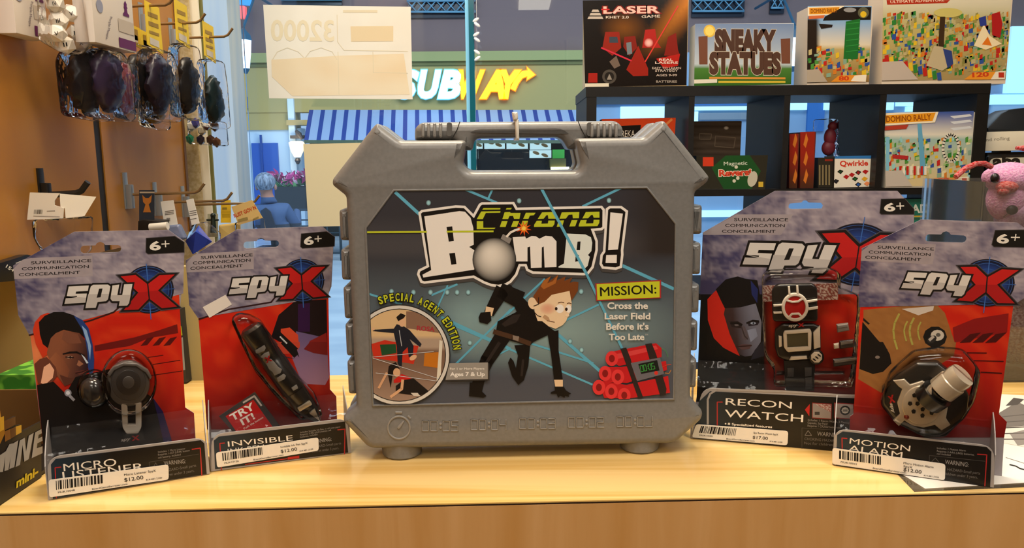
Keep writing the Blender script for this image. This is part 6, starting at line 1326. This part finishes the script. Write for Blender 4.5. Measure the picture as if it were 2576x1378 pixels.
PK = fuzzy('pink_plush', '#c283ae'); MV = fuzzy('mauve_plush', '#a0769c'); RDP = fuzzy('red_plush', '#a81414'); YLP = fuzzy('yellow_plush', '#b59a2e'); MRP = fuzzy('maroon_plush', '#5e1f22'); DKP = mat('plush_black', '#191412', .3)
HPn = yplane(BY0 + .045)
o = thing('plush_toy', HPn.hit(2525, 470), 'pink plush with red feelers and beak, on top of the bin', 'plush toy', 'plush toys in the acrylic bin')
mb = MB().ball(HPn.hit(2540, 448), (.031, .026, .020), 22, 14); mb.ball(HPn.hit(2500, 446), (.013, .016, .012), 16, 10); mb.ball(HPn.hit(2530, 500), (.022, .022, .028), 16, 12); mb.build('head', PK, o)
MB().tube([HPn.hit(2494, 420, .01), HPn.hit(2476, 411, .012), HPn.hit(2455, 412, .015), HPn.hit(2428, 424, .02), HPn.hit(2404, 445, .024)], .0034, 10).build('feeler', RDP, o)
MB().tube([HPn.hit(2585, 430), HPn.hit(2600, 400), HPn.hit(2585, 372), HPn.hit(2556, 372)], [.0034, .0034, .005, .002], 10).build('feeler', RDP, o)
MB().ball(HPn.hit(2503, 448, .016), (.0055, .004, .0062), 14, 10).build('eye', DKP, o)
mb = MB().ball(HPn.hit(2533, 470, .018), (.013, .011, .008), 18, 10); mb.ball(HPn.hit(2524, 480, .020), (.007, .008, .006), 14, 8); mb.build('beak', RDP, o)
o = thing('plush_toy', HPn.hit(2555, 560), 'mauve plush with a black oval nose, lower against the bin wall', 'plush toy', 'plush toys in the acrylic bin')
MB().ball(HPn.hit(2560, 552, -.0), (.026, .026, .024), 20, 14).build('head', MV, o); MB().ball(HPn.hit(2546, 528, .024), (.0072, .004, .0060), 16, 10).build('nose', DKP, o)
P = Print(HPn.shift(.024)); P.line([(2538, 535), (2524, 546)], 1.6, '#2a1c20'); P.build('mouth', o)
o = thing('plush_toy', HPn.hit(2585, 500), 'mustard yellow plush with a black eye, cut off by the picture edge', 'plush toy', 'plush toys in the acrylic bin')
MB().ball(HPn.hit(2596, 462, -.01), (.021, .022, .026), 18, 12).build('head', YLP, o); MB().ball(HPn.hit(2573, 450, .012), (.005, .004, .007), 12, 8).build('eye', DKP, o); MB().ball(HPn.hit(2590, 540), (.018, .02, .03), 16, 10).build('body', YLP, o)
o = thing('plush_toy', (BX0 + .05, BY0 + .07, .006), 'maroon plush body filling the bottom of the bin', 'plush toy', 'plush toys in the acrylic bin')
MB().ball((BX0 + .055, BY0 + .065, .055), (.05, .05, .048), 20, 14).build('body', MRP, o)
o = thing('plush_toy', (BX0 + .05, BY0 + .06, .10), 'leopard spotted plush above the maroon one in the bin', 'plush toy', 'plush toys in the acrylic bin')
LEO = noisy('leopard_plush', '#1d130c', '#a98552', (150, 150, 150), .9, 1, lo=.44, hi=.5)
MB().ball((BX0 + .055, BY0 + .06, .128), (.045, .045, .022), 20, 14).build('body', LEO, o)

# ------------------------------------------------------------------ papers under the alarm pack
p3 = lambda x, y, z=.0: zhit(x, y, z)
def sheet(nm, label, pts, z, m, cat='paper'):
    mb = MB(); lo = [p3(*p, z) for p in pts]; hi = [v + Vector((0, 0, .0003)) for v in lo]
    return mb.hexa(lo, hi).build(nm, m, label=label, cat=cat)
s = sheet('paper_sheet', 'white paper sheet lying under the alarm pack', [(2327, 1229), (2700, 1207), (2640, 1085), (2240, 1175)], .0003, mat('white_paper', '#e6e1d8', .7))
s2 = sheet('sketch_sheet', 'paper with a grey pencil sketch behind the alarm pack', [(2500, 1110), (2720, 1150), (2680, 1000), (2490, 990)], .0007, mat('sketch_paper', '#d8d2c8', .7))
CTP = Plane((0, 0, .0011), (1, 0, 0), (0, 1, 0)); P = Print(CTP, lift=.0001)
for L, c in (([(2510, 1040), (2560, 1010), (2600, 1030), (2580, 1070), (2520, 1075)], '#6f6964'), ([(2540, 1090), (2600, 1075), (2620, 1110), (2560, 1120)], '#8d8680'), ([(2530, 1020), (2550, 1000), (2576, 1004), (2560, 1018)], '#4d4845')): P.poly(L, c)
for i in range(5): P.line([(2520, 1048 + i * 14), (2600, 1040 + i * 16)], 2, '#5a5450')
P.build('sketch_print', s2, PRINT_MATTE)
P = Print(Plane((0, 0, .0007), (1, 0, 0), (0, 1, 0)), lift=.0001); P.line([(2540, 1168), (2556, 1172), (2566, 1178), (2582, 1182)], 3, '#2a2725'); P.line([(2530, 1150), (2600, 1172)], 1.2, '#8d8780'); P.build('handwriting', s, PRINT_MATTE)
sheet('plastic_sleeve', 'clear plastic sleeve corner at the counter edge under the paper', [(2300, 1237), (2700, 1220), (2690, 1200), (2255, 1190)], .00005, clear('sleeve_film', '#efe4d2', .05, .1, haze=.12, hazecol='#c9b48c'), 'sleeve')
# ================================================================== papers on the window
PAPER = noisy('aged_paper', '#e4dccb', '#e9e2d2', (8, 8, 8), .8, 2)
WP = yplane(2.249)
s = MB().slabpx(WP, [(662, 12), (1033, 17), (1038, 250), (677, 247)], .001, 0).build('window_poster', PAPER, label='landscape poster seen from behind, taped high on the window', cat='poster')
P = Print(WP, lift=.0004)
def pq(L): return [(640 + x / 3.994, y / 3.994) for x, y in L]
F1, F2, F3 = '#dfc9a2', '#e6d6b4', '#e3d3b4'
P.poly(pq([(965, 265), (1395, 262), (1395, 415), (972, 418)]), F1); P.poly(pq([(890, 100), (1235, 100), (1235, 128), (890, 128)]), '#dccdae')
P.field(pq([(170, 600), (840, 560), (1500, 540), (1560, 950), (380, 965), (175, 770)]), lambda x, y: lerp('#e9dcbf', '#e2c79e', .5 + .5 * mnoise(Vector((x * .012, y * .02, 0)))), 10, 8)
for L in ([(830, 150), (835, 420), (900, 505), (1540, 515)], [(180, 600), (230, 520), (330, 480), (440, 520), (500, 580)], [(510, 580), (560, 515), (670, 480), (780, 520), (830, 600)], [(840, 520), (850, 950)], [(1190, 520), (1195, 730), (1540, 735)]): P.line(pq(L), 1.4, '#d9cbac')
P.text('32000', pq([(800, 410)])[0], pq([(165, 405)])[0], 50, '#e2d3b2', .02, upv=(0, -1))
P.build('poster_print', s, PRINT_MATTE)
MB().slabpx(WP, [(763, 362), (1120, 355), (1118, 564), (776, 570)], .001, 0).build('window_notice', mat('cream_notice', '#d9c79c', .8), label='plain cream notice on the window, half hidden by the briefcase', cat='notice')
o = thing('reflection_marks', yplane(2.19).hit(1200, 155), 'short string of white marks imitating window reflections beside the glass fin', 'reflection marks')  # small white solids and a thin line modelled in place of window reflections
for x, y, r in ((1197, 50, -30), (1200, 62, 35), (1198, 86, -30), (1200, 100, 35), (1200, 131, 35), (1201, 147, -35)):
    a = yplane(2.19).hit(x, y); M = Matrix.Rotation(math.radians(r), 3, 'Y'); MB().ball(a, (.010, .004, .0045), 12, 8, M=M).build('reflection_mark', mat('reflection_white', '#f4f2ec', .3, emit='#ffffff', estr=.15), o)
MB().tube([yplane(2.195).hit(1198, -40), yplane(2.195).hit(1200, 155)], .0006, 6).build('streak', mat('pale_streak', '#cfd4d6', .5), o)
# ================================================================== people and planting in the mall
# seated man seen from behind, grey hair and blue shirt
MY = 9.0; PM = yplane(MY)
o = thing('person', (PM.hit(682, 600).x, MY, FLOOR_Z), 'person with grey hair in a blue shirt, sitting with back turned beyond the window', 'person')
base = PM.hit(690, 600); hd = PM.hit(668, 470)
verts = []; edges = []; rad = []
def V(p, r): verts.append(Vector(p)); rad.append(r); return len(verts) - 1
hipz = FLOOR_Z + .46; cx = PM.hit(690, 600).x
pel = V((cx, MY, hipz), (.19, .16)); ab = V((cx, MY, hipz + .12), (.18, .15)); ch = V((cx - .02, MY - .01, hipz + .24), (.19, .15)); up_ = V((cx - .03, MY, hipz + .32), (.13, .12)); nk = V((hd.x + .01, MY + .0, hd.z - .10), (.062, .062)); hb = V((hd.x, MY + .01, hd.z - .03), (.08, .085)); hc = V((hd.x, MY + .01, hd.z + .04), (.10, .11)); ht = V((hd.x, MY + .01, hd.z + .10), (.075, .08))
edges += [(pel, ab), (ab, ch), (ch, up_), (up_, nk), (nk, hb), (hb, hc), (hc, ht)]
for s in (-1, 1):
    shd = V((cx - .03 + s * .19, MY, hipz + .27), (.08, .08)); el = V((cx - .02 + s * .27, MY + .08, hipz + .06), (.062, .062)); wr = V((cx + s * .2, MY + .30, hipz + .22), (.042, .042)); ha = V((cx + s * .18, MY + .38, hipz + .22), (.045, .03))
    edges += [(ch, shd), (shd, el), (el, wr), (wr, ha)]
    hp = V((cx + s * .11, MY + .06, hipz), (.11, .11)); kn = V((cx + s * .13, MY + .46, hipz + .02), (.075, .075)); an = V((cx + s * .13, MY + .48, FLOOR_Z + .10), (.05, .05)); ft = V((cx + s * .13, MY + .62, FLOOR_Z + .05), (.05, .045))
    edges += [(pel, hp), (hp, kn), (kn, an), (an, ft)]
org = ORG[o]; me = bpy.data.meshes.new('body'); me.from_pydata([v - org for v in verts], edges, [])
bo = bpy.data.objects.new('body', me); COL.objects.link(bo); bo.parent = o
sk = bo.modifiers.new('skin', 'SKIN'); sk.use_smooth_shade = True
for i, sv in enumerate(me.skin_vertices[0].data): sv.radius = rad[i]; sv.use_root = (i == 0)
ss = bo.modifiers.new('sub', 'SUBSURF'); ss.levels = 2; ss.render_levels = 2
m = mat('body_cloth', '#42618f', .8); nt = m.node_tree; tcn = nt.nodes.new('ShaderNodeTexCoord'); sep = nt.nodes.new('ShaderNodeSeparateXYZ'); nt.links.new(tcn.outputs['Object'], sep.inputs[0])
cr = nt.nodes.new('ShaderNodeValToRGB'); cr.color_ramp.interpolation = 'CONSTANT'; mr = nt.nodes.new('ShaderNodeMapRange'); mr.inputs['From Min'].default_value = 0; mr.inputs['From Max'].default_value = 1.4
nt.links.new(sep.outputs['Z'], mr.inputs['Value']); nt.links.new(mr.outputs[0], cr.inputs[0]); E = cr.color_ramp.elements
E[0].position = 0; E[0].color = (*hx('#20242e'), 1); E[1].position = .40; E[1].color = (*hx('#354c70'), 1); e = E.new((hd.z - .12 - FLOOR_Z) / 1.4); e.color = (*hx('#a8745e'), 1)
nt.links.new(cr.outputs[0], nt.nodes['Principled BSDF'].inputs['Base Color']); me.materials.append(m)
HAIR = noisy('grey_hair', '#4a5260', '#8d99a8', (40, 40, 12), .8, 3)
mb = MB().ball((hd.x, MY - .01, hd.z + .055), (.118, .125, .115), 20, 14); mb.v = [v if v.z > hd.z - .03 else Vector((v.x * 1, v.y, hd.z - .03 + (v.z - hd.z + .03) * .3)) for v in mb.v]; mb.build('hair', HAIR, o)
for s in (-1, 1): MB().ball((hd.x + s * .108, MY + .02, hd.z - .005), (.018, .028, .036), 10, 8).build('ear', mat('skin_tone', '#a8745e', .6), o)
MB().slabpx(yplane(MY - .19), [(655, 530), (668, 522), (680, 532), (690, 560), (700, 600), (655, 600)], .02, .004).build('dark_vest', mat('dark_vest', '#1a2230', .8), o)
# chair under the person
o = thing('cafe_chair', (cx, MY - .02, FLOOR_Z), 'dark cafe chair under the seated person', 'chair')
DKM = mat('dark_chair_metal', '#1d2630', .4)
simple_box('seat', (cx - .22, MY - .2, FLOOR_Z + .26), (cx + .22, MY + .25, FLOOR_Z + .285), DKM, o)
for a in (-.2, .2):
    for b in (-.18, .22): MB().tube([(cx + a, MY + b, FLOOR_Z + .002), (cx + a, MY + b, FLOOR_Z + .26)], .014, 8).build('leg', DKM, o)
# planter box with pink flowers
PY = 10.2; PPn = yplane(PY)
a = PPn.hit(690, 470); b = PPn.hit(800, 527)
o = thing('flower_planter', ((a.x + b.x) / 2 + .6, PY + .2, FLOOR_Z), 'long dark planter of pink flowers beyond the seated person', 'planter')
simple_box('trough', (a.x, PY, b.z), (b.x + 1.2, PY + .4, a.z), mat('dark_planter', '#10191c', .6), o)
for xx in (a.x + .1, b.x + 1.0): simple_box('leg', (xx, PY + .15, FLOOR_Z), (xx + .06, PY + .21, b.z), mat('dark_planter', '#10191c', .6), o)
R = random.Random(11)
def leaves(n, z0, z1, sz, cols):
    mb = MB()
    for i in range(n):
        x = R.uniform(a.x, b.x + 1.2); y = R.uniform(PY, PY + .35); z = R.uniform(z0, z1) + .06 * math.sin(x * 7); t = R.uniform(0, 6.28); el = R.uniform(.2, 1.3); L = sz * R.uniform(.6, 1.3)
        d = Vector((math.cos(t) * math.cos(el), math.sin(t) * math.cos(el), math.sin(el))); s = d.cross(Vector((R.uniform(-1, 1), R.uniform(-1, 1), .3))).normalized() * L * .22; p = Vector((x, y, z))
        mb.add([p, p + d * L * .5 + s, p + d * L, p + d * L * .5 - s], [(0, 1, 2, 3)], None, hx(R.choice(cols)))
    return mb
f = leaves(500, a.z - .02, a.z + .09, .12, ['#2f5a2a', '#3f7a3c', '#24401f', '#6fae6a']).build('foliage', mat('leaf_attr', attr=True, rough=.6), o); f['kind'] = 'stuff'
f = leaves(420, a.z + .05, a.z + .17, .14, ['#b0286e', '#c43f86', '#8e1f5a', '#d86aa4', '#d8c0d0']).build('blossoms', mat('petal_attr', attr=True, rough=.6), o); f['kind'] = 'stuff'
# iron railing in front of the cafe
o = thing('iron_railing', (PM.hit(760, 560).x, 9.9, FLOOR_Z), 'dark iron railing with square mesh below the flower planter', 'railing')
RM = mat('railing_iron', '#2a3a44', .5); RY = yplane(9.9); rl = RY.hit(722, 528); rr_ = RY.hit(1150, 528)
for z, r in ((rl.z, .016), (rl.z - .13, .010), (rl.z - .30, .010), (FLOOR_Z + .45, .012), (FLOOR_Z + .1, .014)): MB().tube([(rl.x, 9.9, z), (rr_.x, 9.9, z)], r, 6).build('rail', RM, o)
for i in range(14):
    x = rl.x + (rr_.x - rl.x) * i / 13; MB().tube([(x, 9.9, FLOOR_Z + .001), (x, 9.9, rl.z)], .010 if i % 4 else .018, 6).build('baluster', RM, o)
# wall lantern and sign bracket by the door
o = thing('wall_sconce', yplane(FY - .25).hit(748, 398), 'lit wall sconce beside the blue door across the walk', 'wall lamp')
sp_ = yplane(FY - .3); c = sp_.hit(748, 388)
MB().lathe([(.05, 0), (.10, .10), (.13, .24), (.09, .26)], Matrix.Translation(c - Vector((0, 0, .05))), 16).build('lamp_shade', mat('warm_glow_shade', '#fff0d0', emit='#ffe2b0', estr=1.6), o)
MB().box(c + Vector((0, .12, .28)), (.22, .2, .05)).build('bracket', mat('dark_bronze', '#3a2f25', .5), o); MB().lathe([(.02, -.16), (.05, -.10), (.03, -.06)], Matrix.Translation(c), 10).build('finial', mat('dark_bronze', '#3a2f25', .5), o)
d = bpy.data.lights.new('sconce_light', 'POINT'); d.energy = 12; d.color = (1, .8, .55); d.shadow_soft_size = .1; lo_ = bpy.data.objects.new('sconce_light', d); COL.objects.link(lo_); lo_.location = c + Vector((0, -.25, .15))
o = thing('flag_bracket', yplane(FY - .25).hit(752, 340), 'small dark bracket above the wall sconce', 'bracket')
MB().tube([sp_.hit(744, 328), sp_.hit(752, 338), sp_.hit(760, 350)], [.02, .05, .02], 8).build('bracket_arm', mat('dark_bronze', '#3a2f25', .5), o)
for px, py, lab in ((616, 135, 'teal lantern with lit glass beside the pale column'), (1996, 130, 'teal lantern with lit glass between two game boxes')):
    Y = 11.0; pl = yplane(Y); c = pl.hit(px, py); o = thing('hanging_lantern', c - Vector((0, 0, .3)), lab, 'lantern', 'lanterns along the mall walk')
    MB().lathe([(.055, -.20), (.085, .0), (.10, .18), (.09, .19)], Matrix.Translation(c), 6, smooth=False).build('lantern_glass', mat('lantern_lit', '#e8f4ff', emit='#d8ecff', estr=1.6), o)
    MB().lathe([(.11, .18), (.09, .25), (.03, .32), (.01, .36)], Matrix.Translation(c), 6, smooth=False).build('lantern_cap', mat('lantern_teal', '#1f4f66', .5), o); MB().lathe([(.02, -.27), (.05, -.22), (.06, -.2)], Matrix.Translation(c), 6, smooth=False).build('lantern_foot', mat('lantern_teal', '#1f4f66', .5), o)
    MB().tube([c + Vector((0, 0, .35)), c + Vector((0, .6, .9)), c + Vector((0, 1.8, .9))], .02, 6).build('lantern_arm', mat('lantern_teal', '#1f4f66', .5), o)
MB().slabpx(yplane(12.5), rounded([(596, 14), (616, 14), (616, 46), (600, 46)], 4), .1, .01).build('neon_sign', mat('red_neon', '#d85a5a', emit='#e8605c', estr=1.0), fac)
MB().slabpx(yplane(12.55), [(600, -20), (632, -20), (632, 14), (600, 12)], .05, .0).build('sign_top', mat('sky_blue_panel', '#3f94d8', emit='#3f94d8', estr=.5), fac)
